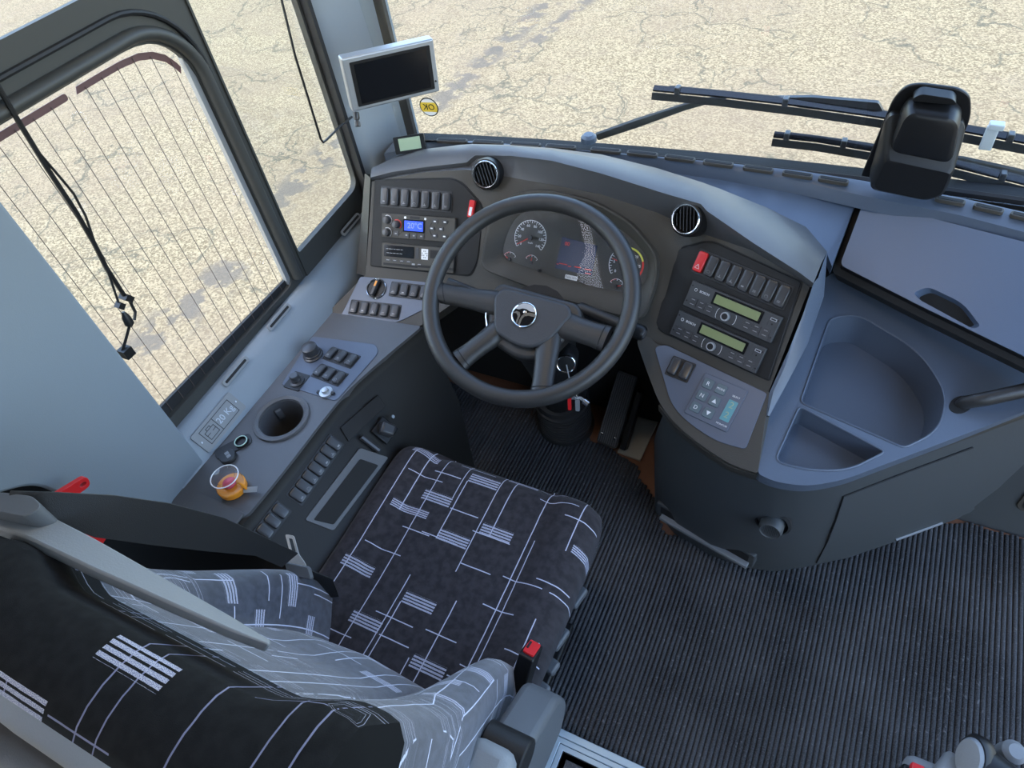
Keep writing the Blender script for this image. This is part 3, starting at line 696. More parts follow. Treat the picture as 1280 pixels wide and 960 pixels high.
mb = MB(); mb.prism(I_, .0125, .0135, FC.M()); part('cluster_glass', mb, D['cover'], dash)
# ---- round air vents
for px, py, F, vw in ((606.5, 218, FL, .03), (857, 274, FRT, .052)):
    M_ = F.Mat(px, py, vw, R(20)); M_ = M_ @ Matrix.Rotation(R(8), 4, 'X')
    mb = MB(); mb.lathe([(.038, -.07), (.037, -.012), (.034, -.001), (.0305, 0), (.0275, -.002), (.0265, -.02), (.001, -.021)], M_, 32); v = part('air_vent', mb, D['black'], dash, ang=35)
    mb = MB(); mb.tube([M_ @ Vector((.0292*math.cos(t*math.pi/20), .0292*math.sin(t*math.pi/20), .0006)) for t in range(40)], .0017, 6, True); part('vent_ring', mb, D['chrome'], v)
    for i in range(-3, 4):
        h = math.sqrt(max(.026**2-(i*.0075)**2, 0)); mb = MB(); mb.box(.0016, h*2, .010, M_ @ Matrix.Translation((i*.0075, 0, -.007)) @ Matrix.Rotation(R(25), 4, 'Y')); part('vent_slat', mb, D['switch'], v)
# red tag stuck in the left panel
F = FL; M_ = F.Mat(590, 261, .006, R(-8)); rt = thing('red_key_tag', 'red tag with white label beside the left air vent', 'tag', M_.translation)
mb = MB(); mb.prism(rrect(.013, .040, .002, 3), -.003, .008, M_); part('tag_body', mb, D['red'], rt, bevel=.001)
mb = MB(); mb.prism(rrect(.007, .020, .001, 2, (0, -.006)), .008, .0086, M_); part('tag_label', mb, D['white'], rt)
# ---- windscreen shelf behind the hood: rail with demister slots and flat panel
WS = [(500, 172), (530, 169), (600, 172), (700, 178), (800, 186), (900, 199), (1000, 213), (1080, 226), (1200, 247), (1280, 265), (1420, 300)]
rl = [(480, 192), (520, 184), (590, 178), (700, 190), (800, 201), (900, 212), (1000, 227), (1080, 245), (1200, 269), (1280, 290), (1420, 330)]
mb = MB(); rr = []
for i, (a, b) in enumerate(zip(WS, rl)):
    A = pz(*a, .895); B = pz(*b, .885); A.y = min(A.y, wsy(A.x)-.012)
    rr.append([A+Vector((0, 0, -.05)), A, A.lerp(B, .5)+Vector((0, 0, .005)), B, B+Vector((0, -.003, -.03))])
mb.loft(rr, False); part('windscreen_rail', mb, D['shelf'], dash, ang=50)
pts = [(700, 189, .875), (800, 203, .868), (950, 221, .862), (1073, 246, .855), (1040, 333, .775), (1034, 318, .80), (1000, 280, .83), (904, 238, .855), (821, 212, .868)]
mb = MB(); vv = [pz(*p) for p in pts]; n_ = len(vv); mb.add(vv+[v+Vector((0, .01, -.03)) for v in vv], [tuple(range(n_))]+[(i, (i+1) % n_, n_+(i+1) % n_, n_+i) for i in range(n_)]); part('top_panel', mb, D['lid_sky_tint'], dash)
def wspt(px):   # point on the slot line of the rail
    for (a, b), (c, d) in zip(WS, WS[1:]):
        if a <= px <= c: return b+(d-b)*(px-a)/(c-a)
slots = [(565, 1), (610, 1), (657, 1), (701, 1), (757, 1), (803, 1), (850, 1), (898, 1), (948, 1), (997, 1), (1042, 1), (1188, 1), (1236, 1), (1282, 1)]
for px, _ in slots:
    a = pz(px-19, wspt(px-19)+5, .9015); b = pz(px+19, wspt(px+19)+5, .9015); d = b-a; F = Fr((a+b)/2, d, (-d.y, d.x, 0))
    mb = MB(); mb.prism(rrect(d.length, .016, .007, 4), -.006, .002, F.M()); s_ = part('demister_slot', mb, D['bezel'], dash, bevel=.001)
    mb = MB(); mb.prism(rrect(d.length-.008, .009, .003, 4), .001, .0028, F.M()); part('slot_opening', mb, D['black_matt'], s_)
mb = MB(); mb.lathe([(.02, 0), (.019, .012), (.012, .018)], HZ(.895).Mat(736, 176), 16); part('rail_sensor', mb, D['shelf'], dash)
# lower dash underside, dark footwell face behind the wheel
mb = MB(); mb.box(.95, .04, .66, None, (-.66, 1.38, .35)); part('footwell_back', mb, D['black_matt'], dash)
mb = MB(); lo_ = [((570, 366), 'L'), ((640, 376), 'C'), ((745, 402), 'C'), ((805, 418), 'C')]
mb.loft([[pl(k).at(*p), pl(k).at(*p)+Vector((0, .03, -.05)), pl(k).at(*p)+Vector((0, .25, -.1))] for p, k in lo_], False); part('lower_cover', mb, D['bezel'], dash)
# ================================================================== DEVICES IN THE PANELS
def device(name, label, cat, F, px, w_, h_, rot=0, th=.008, m='panel', group=None):
    u, v = F.uv(*px, .003); c, s_ = math.cos(rot), math.sin(rot)
    G = Fr(F.P(u, v, .003), F.ex*c+F.ey*s_, F.ey*c-F.ex*s_)
    t = thing(name, label, cat, G.o, group); mb = MB(); mb.prism(rrect(w_, h_, .002, 2), -.002, th, G.M()); part('faceplate', mb, D[m], t, bevel=.001)
    return t, G
def btn(t, G, u, v, w_, h_, z=.008, m='switch', th=.0012, name='button', r=.0008):
    mb = MB(); mb.prism(rrect(w_, h_, r, 2), 0, th, G.M(u, v, z)); return part(name, mb, D[m], t)
D['radio'] = mat('radio_face', (.040, .041, .043), .45)
for i, (px, py) in enumerate(((915, 388.5), (897, 426))):
    t, G = device('bus_radio', ('bus radio with olive display set just under the hazard switch row' if i == 0 else 'bus radio with olive display set directly beneath the other radio'), 'radio', FRT, (px, py), .203, .056, R(.4), .009, 'radio', 'radios in the right dash panel')
    z = .009
    mb = MB(); mb.prism(rrect(.110, .026, .001, 2), 0, .0016, G.M(.010, .011, z)); d_ = part('display_frame', mb, D['gloss_black'], t)
    mb = MB(); mb.prism(rrect(.100, .018, .001, 2), .0012, .0022, G.M(.010, .011, z)); part('display', mb, D['lcd'], d_)
    for k in range(3):
        btn(t, G, -.083+k*.020, -.0085, .018, .0075, z); btn(t, G, -.083+k*.020, -.0185, .018, .0085, z)
    for k in range(3):
        btn(t, G, .043+k*.020, -.0085, .018, .0075, z); btn(t, G, .043+k*.020, -.0185, .018, .0085, z)
    mb = MB()
    for k in range(3):
        for sx in (-.083, .043):
            mb.box(.008, .0012, .0003, G.M(sx+k*.02, -.0085, z+.0013)); mb.box(.009, .0012, .0003, G.M(sx+k*.02, -.0185, z+.0013))
    part('button_print', mb, D['grey_print'], t)
    mb = MB(); mb.lathe([(.0095, 0), (.009, .008)], G.M(-.004, -.0145, z), 24); kn = part('volume_knob', mb, D['silver'], t)
    mb = MB(); mb.lathe([(.0066, .008), (.0062, .0092)], G.M(-.004, -.0145, z), 20); part('knob_cap', mb, D['black'], kn)
    mb = MB()
    for s_ in (-1, 1): mb.tube([G.P(-.004+s_*(.019+.003*math.cos(a*.4)), -.0145+.010*math.sin(a*.4), z+.0004) for a in range(-4, 5)], .0005, 4)
    part('knob_bracket', mb, D['white'], t)
    btn(t, G, .073, .013, .014, .022, z, 'radio', .0008, 'card_cover')
    mb = MB(); mb.prism(rrect(.013, .0055, .0008, 2), 0, .0008, G.M(.088, .017, z)); us = part('usb_port', mb, D['silver'], t); mb = MB(); mb.box(.010, .003, .0004, G.M(.088, .017, z+.001)); part('port_slot', mb, D['black'], us)
    mb = MB()
    for u, v in ((-.097, .018), (-.097, -.016), (.097, .018), (.097, -.018), (.088, .007)): mb.lathe([(.0018, 0), (.0016, .0004)], G.M(u, v, z), 8)
    part('fixing_hole', mb, D['black_matt'], t)
    lettering('BOSCH', .0070, D['white'], t, G.M(-.066, .012, z+.0004))
    mb = MB(); mb.tube([G.P(-.0865+.003*math.cos(a*.7), .012+.003*math.sin(a*.7), z+.0004) for a in range(9)], .0005, 4, True); part('ring_mark', mb, D['white'], t)
# climate unit
t, G = device('climate_control', 'climate control unit with blue display reading 20 degrees', 'climate control', FL, (524, 284.5), .196, .058, 0, .009, 'bezel')
z = .009
mb = MB(); mb.prism(rrect(.058, .030, .002, 3), 0, .0015, G.M(-.010, .003, z)); d_ = part('display_frame', mb, D['gloss_black'], t)
mb = MB(); mb.prism(rrect(.050, .024, .001, 2), .001, .002, G.M(-.010, .003, z)); part('display', mb, D['lcd_blue'], d_)
lettering('20°C', .019, D['lcd_pale'], d_, G.M(-.007, .003, z+.0024))
for u, v, mk in ((-.082, .013, None), (-.056, .004, 'red'), (-.082, -.017, None)):
    mb = MB(); mb.lathe([(.0095, 0), (.0085, .012), (.006, .013)], G.M(u, v, z), 18); kn = part('knob', mb, D['switch'], t)
    mb = MB(); mb.tube([G.P(u+.0115*math.cos(a*.22-.8), v+.0115*math.sin(a*.22-.8), z+.0005) for a in range(14)], .0012 if mk else .0006, 4); part('knob_scale', mb, D['red_print' if mk else 'white'], t)
for u, v in ((-.058, -.018), (-.029, -.020), (-.009, -.020), (.011, -.020)): b_ = btn(t, G, u, v, .014, .011, z, 'switch', .002, r=.003); btn(b_, G, u, v, .005, .003, z+.002, 'grey_print', .0003, 'icon')
for u, v in ((.046, .018), (.072, .018), (.038, .001), (.062, .001), (.046, -.016), (.072, -.016)): b_ = btn(t, G, u, v, .015, .010, z, 'switch', .002, r=.004); btn(b_, G, u, v, .006, .003, z+.002, 'white', .0003, 'icon')
mb = MB()
for s_, cx in ((1, -.098), (-1, .092)): mb.tube([G.P(cx+s_*.060*math.cos(a*.12), .034*math.sin(a*.12), z+.0004) for a in range(-6, 7)], .0006, 4)
part('edge_line', mb, D['black'], t)
btn(t, G, -.008, .023, .026, .006, z, 'black', .0008, 'nameplate')
for u in (-.034, .020): btn(t, G, u, .022, .006, .006, z, 'white', .0006, 'indicator', .0029)
# tachograph
t, G = device('tachograph', 'digital tachograph with dark display below the climate control', 'tachograph', FL, (523, 322), .196, .060, 0, .007, 'bezel')
z = .007
btn(t, G, -.050, .011, .082, .028, z, 'gloss_black', .0015, 'display', .001)
mb = MB()
for k in range(5): mb.box(.006+.004*(k % 2), .0012, .0003, G.M(-.082+k*.010, .016, z+.0017)); mb.box(.007, .0012, .0003, G.M(-.080+k*.009, .006, z+.0017))
part('display_text', mb, D['grey_print'], t)
btn(t, G, .000, .011, .008, .026, z, 'switch', .001, 'release_bar')
wl_ = btn(t, G, .020, .010, .018, .026, z, 'white', .0006, 'paper_label'); mb = MB()
for k in range(16): mb.box(.003, .003, .0003, G.M(.0135+(k % 4)*.0043, .002+(k//4)*.0052, z+.0008)) if (k*7) % 3 else None
part('label_print', mb, D['grey_print'], wl_)
btn(t, G, .052, .012, .034, .020, z, 'panel', .001, 'printer_door'); btn(t, G, .086, .008, .012, .030, z, 'switch', .001, 'side_door')
for k in range(4): btn(t, G, -.080+k*.019, -.012, .015, .005, z, 'switch', .001); btn(t, G, -.080+k*.019, -.0115, .008, .0015, z+.001, 'grey_print', .0003, 'icon')
btn(t, G, -.045, -.022, .095, .006, z, 'panel', .001, 'card_slot'); btn(t, G, .05, -.020, .095, .006, z, 'panel', .001, 'card_slot')
for k in range(2): btn(t, G, -.010+k*.016, -.018, .008, .006, z, 'grey_print', .0008, 'mark')
# ================================================================== STEERING WHEEL
sw = thing('steering_wheel', 'black four spoke bus steering wheel with chrome emblem in the hub', 'steering wheel', FW.o)
mb = MB(); mb.tube([FW.P(.2165*math.cos(2*math.pi*i/72), .2165*math.sin(2*math.pi*i/72), 0) for i in range(72)], .0185, 14, True, 1.0, up=tuple(FW.n)); part('rim', mb, D['rim'], sw, ang=180)
HB = -.012
pad = rpoly(FW.poly([(612, 366), (626, 353), (716, 377), (722, 392), (688, 430), (664, 440), (642, 436), (612, 416)], HB+.02), [.012, .012, .012, .015, .02, .02, .02, .02], 5)
cx = sum(p[0] for p in pad)/len(pad); cy = sum(p[1] for p in pad)/len(pad)
big = [(cx+(p[0]-cx)*1.10, cy+(p[1]-cy)*1.14-.004) for p in pad]
mb = MB(); mb.prism(big, -.05, HB+.004, FW.M()); ho = part('hub_body', mb, D['rim'], sw, bevel=.008, seg=3)
cx = sum(p[0] for p in pad)/len(pad); cy = sum(p[1] for p in pad)/len(pad)
inn = [(cx+(p[0]-cx)*.90, cy+(p[1]-cy)*.88) for p in pad]
mb = MB(); mb.prism(inn, HB+.008, HB+.020, FW.M()); part('horn_pad', mb, D['pad'], sw, bevel=.006, seg=3)
# chrome side accents and dark grooves
mb = MB(); mb.tube([FW.at(x_, y_, HB+.006) for x_, y_ in ((608.5, 380), (607.5, 396), (609, 410), (613, 419))], .0016, 6); part('hub_accent', mb, D['chrome'], sw)
mb = MB(); mb.tube([FW.at(x_, y_, HB+.006) for x_, y_ in ((718, 398), (706, 414), (692, 428), (680, 434))], .0022, 6); part('hub_accent', mb, D['chrome'], sw)
for rimq, hubq in ((((546, 352), (550, 379)), ((613, 362), (604, 392))), (((766, 408), (752, 440)), ((718, 392), (704, 424))), (((566, 440), (583, 462)), ((608, 408), (616, 436))), (((662, 492), (692, 492)), ((668, 440), (700, 438)))):
    rings = []
    for t_ in (0, .25, .5, .75, 1.0):
        t_ = t_*1.42-.42; a = FW.at(*hubq[0], -.01).lerp(FW.at(*rimq[0], -.004), t_); b = FW.at(*hubq[1], -.01).lerp(FW.at(*rimq[1], -.004), t_)
        c = (a+b)/2; h = (b-a)/2; k_ = 1-.12*math.sin(math.pi*max(0, t_)); th = .016-.002*t_; dz = FW.n
        rings.append([c+h*k_*math.cos(q)+dz*th*math.sin(q)*(1.0 if math.sin(q) > 0 else 1.4) for q in [2*math.pi*i/16 for i in range(16)]])
    mb = MB(); mb.loft(rings); spk = part('spoke', mb, D['rim'], sw, ang=70)
    mb = MB(); t_ = .86; a = FW.at(*hubq[0], -.01).lerp(FW.at(*rimq[0], -.004), t_); b = FW.at(*hubq[1], -.01).lerp(FW.at(*rimq[1], -.004), t_); c = (a+b)/2; h = (b-a)/2
    mb.tube([c+h*.965*math.cos(q)+FW.n*.0148*math.sin(q) for q in [2*math.pi*i/16 for i in range(16)]], .001, 5, True); part('spoke_groove', mb, D['black_matt'], spk)
Me = FW.Mat(655.5, 394, HB+.020, R(-8))
mb = MB(); mb.lathe([(.0265, 0), (.0265, .0015)], Me, 32); em = part('emblem', mb, D['gloss_black'], sw)
mb = MB(); mb.tube([Me @ Vector((.0258*math.cos(t*math.pi/20), .0258*math.sin(t*math.pi/20), .0018)) for t in range(40)], .0016, 6, True); part('emblem_ring', mb, D['chrome'], em)
mb = MB(); mb.lathe([(.0045, 0), (.004, .0014), (.002, .002)], Me @ Matrix.Translation((0, .006, .0015)), 16)
mb.prism([(-.0060, -.0245), (-.0015, -.0255), (-.0012, -.010), (.002, -.003), (.010, .0005), (.0245, .001), (.0235, .008), (.010, .0075), (.001, .004), (-.004, -.003), (-.0055, -.010)], .0015, .003, Me)
mb.prism([(-.0252, -.002), (-.018, .004), (-.011, .003), (-.0075, -.003), (-.0080, -.0240), (-.0115, -.0228), (-.0120, -.006), (-.017, -.001)], .0015, .003, Me)
part('emblem_mark', mb, D['chrome'], em)
mb = MB(); mb.prism([(.0225, .0115), (.016, .0195), (.006, .0245), (-.008, .0238), (-.018, .0170), (-.0235, .008), (-.015, .0085), (-.008, .0125), (0, .013), (.008, .0105), (.016, .0105)], .0015, .0028, Me); part('emblem_sky', mb, D['silver'], em)
# ---- column, boot, stalk, ignition
scx = thing('steering_column', 'black steering column with ribbed rubber boot standing on the cab floor', 'steering column', (-.66, 1.17, 0))
def axis_M(a, b):
    z = (b-a).normalized(); x = Vector((1, 0, 0)); x = (x-z*x.dot(z)).normalized(); y = z.cross(x)
    return Matrix(((x.x, y.x, z.x, a.x), (x.y, y.y, z.y, a.y), (x.z, y.z, z.z, a.z), (0, 0, 0, 1)))
b0 = Vector((-.655, 1.265, .0)); b1 = Vector((-.640, 1.215, .26)); h0 = FW.P(.01, -.02, -.05)
Mb = axis_M(b0, b1); prof = [(.090, 0), (.092, .012), (.086, .03)]
for i in range(9): prof += [(.085, .036+i*.017), (.085, .042+i*.017), (.073, .046+i*.017), (.073, .049+i*.017)]
prof += [(.083, .195), (.078, .21), (.05, .215)]
mb = MB(); mb.lathe(prof, Mb, 28); part('rubber_boot', mb, D['rim'], scx, ang=50)
mb = MB(); mb.tube([b1+Vector((0, 0, -.06)), b1.lerp(h0, .35), b1.lerp(h0, .7), h0], [.055, .065, .075, .07], 16); part('column_shroud', mb, D['panel'], scx, ang=60)
mb = MB(); p0 = FW.P(.04, -.03, -.075); p1 = FW.P(.10, .015, -.075); p2 = FW.at(797, 414, -.06); mb.tube([p0, p1, p2], [.014, .013, .011], 12)
sk = part('stalk', mb, D['rim'], scx); Ms = axis_M(p2, p2+(p2-p1)); mb = MB(); mb.lathe([(.016, -.012), (.0165, .010), (.013, .016), (.012, .014), (.001, .0145)], Ms, 20); part('stalk_knob', mb, D['black'], sk)
mb = MB(); mb.lathe([(.010, .0146), (.009, .0165)], Ms, 16); part('stalk_button', mb, D['switch'], sk)
p3 = FW.at(560, 352, -.07); mb = MB(); mb.tube([FW.P(-.05, 0, -.075), FW.P(-.10, .01, -.08), p3], [.012, .011, .01], 10); part('stalk', mb, D['rim'], scx)
ig = FW.at(708, 456, -.13); Mi = axis_M(ig+Vector((-.02, .05, -.02)), ig+Vector((.01, -.03, .015))); mb = MB(); mb.lathe([(.026, 0), (.026, .05), (.022, .055), (.014, .056)], Mi, 20); il = part('ignition_lock', mb, D['black'], scx)
mb = MB(); mb.tube([Mi @ Vector((.020*math.cos(t*math.pi/12), .020*math.sin(t*math.pi/12), .058)) for t in range(24)], .0016, 6, True); part('lock_ring', mb, D['chrome'], il)
kz = FW.at(712, 504, -.17)
ks = thing('ignition_keys', 'bunch of keys with red tab hanging from the ignition', 'keys', kz-Vector((0, 0, .03)))
mb = MB(); Mk2 = Fr(kz, (.9, .2, 0), (0, .1, 1)).M(); mb.prism(rrect(.008, .040, .002, 3), -.002, .002, Mk2); part('red_tab', mb, D['red'], ks)
mb = MB(); mb.prism(rrect(.010, .036, .004, 3, (.018, -.004)), -.0015, .0015, Mk2); part('key', mb, D['grey_sign'], ks)
mb = MB(); mb.tube([kz+Vector((.005, 0, .02)), kz+Vector((.022, .012, .014)), kz+Vector((.038, .010, .006))], .0045, 8); mb.lathe([(.008, 0), (.008, .012), (.005, .014)], axis_M(kz+Vector((.030, .010, .010)), kz+Vector((.045, .008, .001))), 12); part('chrome_fob', mb, D['chrome'], ks)
mb = MB(); mb.tube([kz+Vector((.008+.010*math.cos(t*.52), .004, .024+.010*math.sin(t*.52))) for t in range(12)], .001, 5, True); mb.tube([ig, kz+Vector((.008, .004, .034))], .0015, 5); part('key_ring', mb, D['metal'], ks)
# ================================================================== PEDALS
pb = pz(757, 557, .035); ptp = pz(793, 470, .22)
ex_ = Vector((1, -.12, 0)); ey_ = (ptp-pb); ey_ = (ey_ - ex_.normalized()*ey_.dot(ex_.normalized())).normalized(); Fp = Fr(pb, ex_, ey_); L_ = (ptp-pb).length
pd = thing('accelerator_pedal', 'ribbed black accelerator pedal with two bright bolts at its foot', 'pedal', (pb.x, pb.y, .0))
mb = MB(); mb.prism(rpoly([(-.034, 0), (.034, 0), (.036, L_), (-.030, L_)], [.012, .012, .01, .01], 4), -.012, 0, Fp.M()); part('pedal_plate', mb, D['rim'], pd, bevel=.002)
for i in range(9): mb = MB(); mb.box(.0032, L_*.94, .003, Fp.M(-.027+i*.0068, L_*.5, .001)); part('rib', mb, D['grey_plastic'], pd)
for u in (-.021, .023): mb = MB(); mb.lathe([(.005, 0), (.0045, .004), (.002, .005)], Fp.M(u, .033, .001), 10); part('bolt', mb, D['chrome'], pd)
mb = MB(); mb.box(.05, .06, .10, None, (pb.x+.01, pb.y+.08, .045)); mb.box(.02, L_*.8, .03, Fp.M(.052, L_*.42, -.02)); part('pedal_bracket', mb, D['black'], pd, bevel=.004)
bk = pz(725, 478, .16); mb = MB(); Fk = tilted((bk.x-.03, bk.y+.02, .14), 0, 35); mb.prism(rrect(.09, .07, .01), -.01, 0, Fk.M()); mb.tube([Fk.P(0, 0, -.01), Fk.P(0, .02, -.1), Fk.P(0, .1, -.16)], .012, 8)
mb.box(.03, .10, .02, None, (Fk.o.x, Fk.o.y+.17, .19))
single('brake_pedal', mb, D['black'], 'black brake pedal in the dark footwell beside the steering column', 'pedal', bevel=.003)
mb = MB(); q = [pz(772, 566, .004), pz(800, 577, .004), pz(826, 520, .004), pz(800, 505, .004)]; mb.add([*q, *[v+Vector((0, 0, .006)) for v in q]], [(3, 2, 1, 0), (4, 5, 6, 7), (0, 1, 5, 4), (1, 2, 6, 5), (2, 3, 7, 6), (3, 0, 4, 7)])
single('pedal_floor_plate', mb, D['beige'], 'pale floor plate beside the accelerator pedal', 'plate')
# ================================================================== LEFT SIDE CONSOLE
sc_l = thing('side_console', 'black side console with cup holder, knobs and switches under the side window', 'console', (-1.03, .62, 0))
FLC = plane3(pz(306, 647, .63), pz(392, 438, .645)+Vector((.0, 0, 0)), pz(480, 447, .65))
FLC = Fr(FLC.o, Vector((1, 0, 0))-FLC.n*FLC.n.x, FLC.n.cross(Vector((1, 0, 0))-FLC.n*FLC.n.x))
out_ = [(222, 640), (306, 648), (340, 607), (370, 569), (405, 523), (432, 490), (480, 447), (527, 408), (398, 388), (340, 478), (250, 560)]
outp = FLC.poly(out_)
outp[0] = (outp[0][0]-.02, outp[0][1]-.02)
outer = rpoly(outp, [.01, .02, .0, 0, .05, .05, .05, .01, .01, .0, .01], 5)
cuv = FLC.uv(352, 523); hole = ellp(.052, .052, 32, cuv)
o = part('console_top', hole_plate(outer, [hole], FLC, -.022, 0), D['dash'], sc_l); merge(o)
Mc = FLC.M(*cuv, 0)
mb = MB(); mb.lathe([(.0505, -.11), (.052, -.02), (.0535, .004), (.060, .0075), (.066, .006), (.0675, 0), (.066, -.004)], Mc, 36, False); mb.lathe([(.0505, -.11), (.001, -.11)], Mc, 36, False); part('cup_holder', mb, D['dash'], sc_l, ang=40)
for a in (.5, 2.6): mb = MB(); mb.box(.008, .016, .03, Mc @ Matrix.Rotation(a, 4, 'Z') @ Matrix.Translation((.047, 0, -.03))); part('cup_grip', mb, D['grey_plastic'], sc_l, bevel=.003)
# front switch plate
po = rpoly(FLC.poly([(391, 421), (470, 431), (474, 441), (420, 502), (352, 481)]), [.008, .012, .02, .012, .008], 5)
mb = MB(); mb.prism(po, -.001, .002, FLC.M()); part('switch_plate', mb, D['panel_sky_tint'], sc_l, bevel=.0008)
switch_row(sc_l, FLC, (414.8, 443.5), (440, 452.2), 3, sz=(.020, .036), w=.002)
switch_row(sc_l, FLC, (400.8, 465), (424.5, 474.2), 3, sz=(.020, .036), w=.002)
for px, py, r_, h_, base in ((391.5, 441, .020, .030, .025), (371.5, 474, .0115, .022, .018)):
    M_ = FLC.Mat(px, py+3, .002); mb = MB(); mb.lathe([(base, 0), (base, .004), (r_*1.08, .006), (r_*1.08, .011), (r_, .012), (r_*.95, h_), (r_*.8, h_+.002)], M_, 28); part('rotary_knob', mb, D['switch'], sc_l, ang=35)
M_ = FLC.Mat(371.5, 477, .0); mb = MB(); mb.prism(rrect(.046, .050, .002), 0, .003, M_); part('knob_plate', mb, D['switch_frame'], sc_l)
M_ = FLC.Mat(408, 491, .002); mb = MB(); mb.lathe([(.016, 0), (.016, .005), (.013, .006), (.009, .006), (.008, .013), (.006, .014)], M_, 24); so = part('key_socket', mb, D['silver'], sc_l); mb = MB(); mb.box(.008, .007, .005, M_, (.018, .002, .003)); mb.box(.008, .007, .005, M_, (-.017, -.006, .003)); part('socket_tab', mb, D['switch_frame'], so)
# sockets
M_ = FLC.Mat(303, 554, .0, R(-35)); mb = MB(); mb.prism(rrect(.034, .084, .012), 0, .003, M_ @ Matrix.Translation((-.002, -.020, 0))); part('socket_plate', mb, D['switch_frame'], sc_l, bevel=.001)
mb = MB(); mb.lathe([(.0155, 0), (.0155, .006), (.0125, .007), (.0115, .004), (.011, -.02), (.001, -.02)], M_ @ Matrix.Translation((0, 0, .002)), 24); s0 = part('lighter_socket', mb, D['black'], sc_l)
mb = MB(); mb.tube([M_ @ Vector((.0138*math.cos(t*math.pi/14), .0138*math.sin(t*math.pi/14), .0085)) for t in range(28)], .0014, 6, True); D['mint'] = mat('mint_ring', (.45, .62, .52), .4); part('socket_ring', mb, D['mint'], s0)
M2 = FLC.Mat(286, 572, .002, R(-25)); mb = MB(); mb.lathe([(.0185, 0), (.0185, .007), (.017, .009), (.004, .0095)], M2, 24); u0 = part('usb_socket', mb, D['switch_frame'], sc_l)
for k in (-.005, .005): mb = MB(); mb.prism(rrect(.0085, .009, .001), .0092, .0102, M2 @ Matrix.Translation((k, .002, 0))); part('usb_port', mb, D['grey_sign'], u0)
# flap at the rear of the top
po = rpoly(FLC.poly([(247, 615), (306, 642), (287, 668), (222, 640)]), .004, 3); mb = MB(); mb.prism(po, -.002, .003, FLC.M()); part('rear_flap', mb, D['dash'], sc_l, bevel=.001)
# inner sloped face with rocker row
E_ = [FLC.at(*p, -.004) for p in ((300, 655), (340, 607), (370, 569), (405, 523), (432, 490), (480, 447), (527, 408))]
dn = [(.135, -.155)]*4 + [(.12, -.16), (.09, -.2), (.06, -.25)]
mb = MB(); mb.loft([[e+Vector((-.008, 0, .0)), e+Vector((.004, 0, -.004)), e+Vector((.008, 0, -.022)), e+Vector((.012, 0, -.026)), e+Vector((a, -.01, b)), e+Vector((a-.02, .0, b-.35))] for e, (a, b) in zip(E_, dn)], False)
part('inner_face', mb, D['panel'], sc_l, ang=35)
e0, e1 = E_[0]+Vector((.012, 0, -.026)), E_[3]+Vector((.012, 0, -.026)); slope = Vector((.123, -.01, -.129)).normalized()
FI = Fr(e0, (e1-e0), (e1-e0).normalized().cross(slope).cross((e1-e0).normalized()));
FI = Fr(e0, (e1-e0), -(slope-(e1-e0).normalized()*slope.dot((e1-e0).normalized())))
switch_row(sc_l, FI, (371.5, 619.5), (417, 555), 7, sz=(.022, .036), w=.001, icons=True)
switch_row(sc_l, FI, (331, 664), (350, 639), 3, sz=(.022, .034), w=.001, icons=False)
po = FI.poly([(425, 535), (472, 494), (482, 508), (435, 552)]); mb = MB(); mb.prism(po, 0, .004, FI.M()); part('cover_strip', mb, D['panel'], sc_l, bevel=.001)
po = rpoly(FI.poly([(380, 650), (449, 560), (485, 572), (416, 664)]), .006, 3); mb = MB(); mb.prism(po, 0, .005, FI.M()); tr_ = part('storage_pocket', mb, D['dash'], sc_l, bevel=.001)
po = rpoly(FI.poly([(391, 650), (449, 574), (472, 582), (416, 656)]), .004, 3); mb = MB(); mb.prism(po, .003, .0062, FI.M()); part('pocket_opening', mb, D['black_matt'], tr_)
M_ = FI.Mat(481, 538, .0); mb = MB(); mb.box(.05, .05, .006, M_); b_ = part('seat_switch_base', mb, D['black'], sc_l, bevel=.01); mb = MB(); mb.box(.030, .036, .03, M_ @ Matrix.Rotation(R(20), 4, 'Z'), (0, 0, .012)); part('seat_switch', mb, D['switch'], b_, bevel=.006)
mb = MB(); mb.tube([FI.at(452, 546, .006), FI.at(474, 563, .006)], .007, 8); part('lever', mb, D['switch'], sc_l)
mb = MB(); mb.lathe([(.005, 0), (.004, .003)], FI.Mat(491, 521, .001), 12); part('screw', mb, D['metal'], sc_l)
# candy jar on the console
cj = FLC.at(293, 612)+Vector((0, 0, .0015))
jar = thing('candy_jar', 'small clear jar with orange base and pink sweet on the side console', 'jar', cj)
Mj = Matrix.Translation(cj)
mb = MB(); mb.lathe([(.026, 0), (.030, .003), (.031, .016), (.029, .018)], Mj, 24); part('jar_base', mb, D['orange'], jar)
mb = MB(); mb.lathe([(.0285, .016), (.030, .03), (.029, .048), (.024, .052), (.020, .047), (.018, .032)], Mj, 24, False); part('jar_body', mb, D['clear'], jar)
mb = MB(); mb.lathe([(.004, .018), (.013, .020), (.014, .026), (.006, .031)], Mj, 16); part('sweet', mb, D['pink'], jar)
mb = MB(); mb.tube([Mj @ Vector((.024+.012*math.cos(t*.5), .006, .016+.012*math.sin(t*.5))) for t in range(-4, 5)], .003, 6); part('jar_handle', mb, D['orange'], jar)
mb = MB(); mb.tube([Mj @ Vector((.029*math.cos(t*math.pi/12), .029*math.sin(t*math.pi/12), .048)) for t in range(24)], .0013, 5, True); part('jar_rim', mb, D['white'], jar)
mb = MB(); mb.box(.030, .012, .001, Mj @ Matrix.Translation((.045, .008, .012)) @ Matrix.Rotation(R(25), 4, 'Z') @ Matrix.Rotation(R(20), 4, 'X')); part('foil_tab', mb, D['silver'], jar)
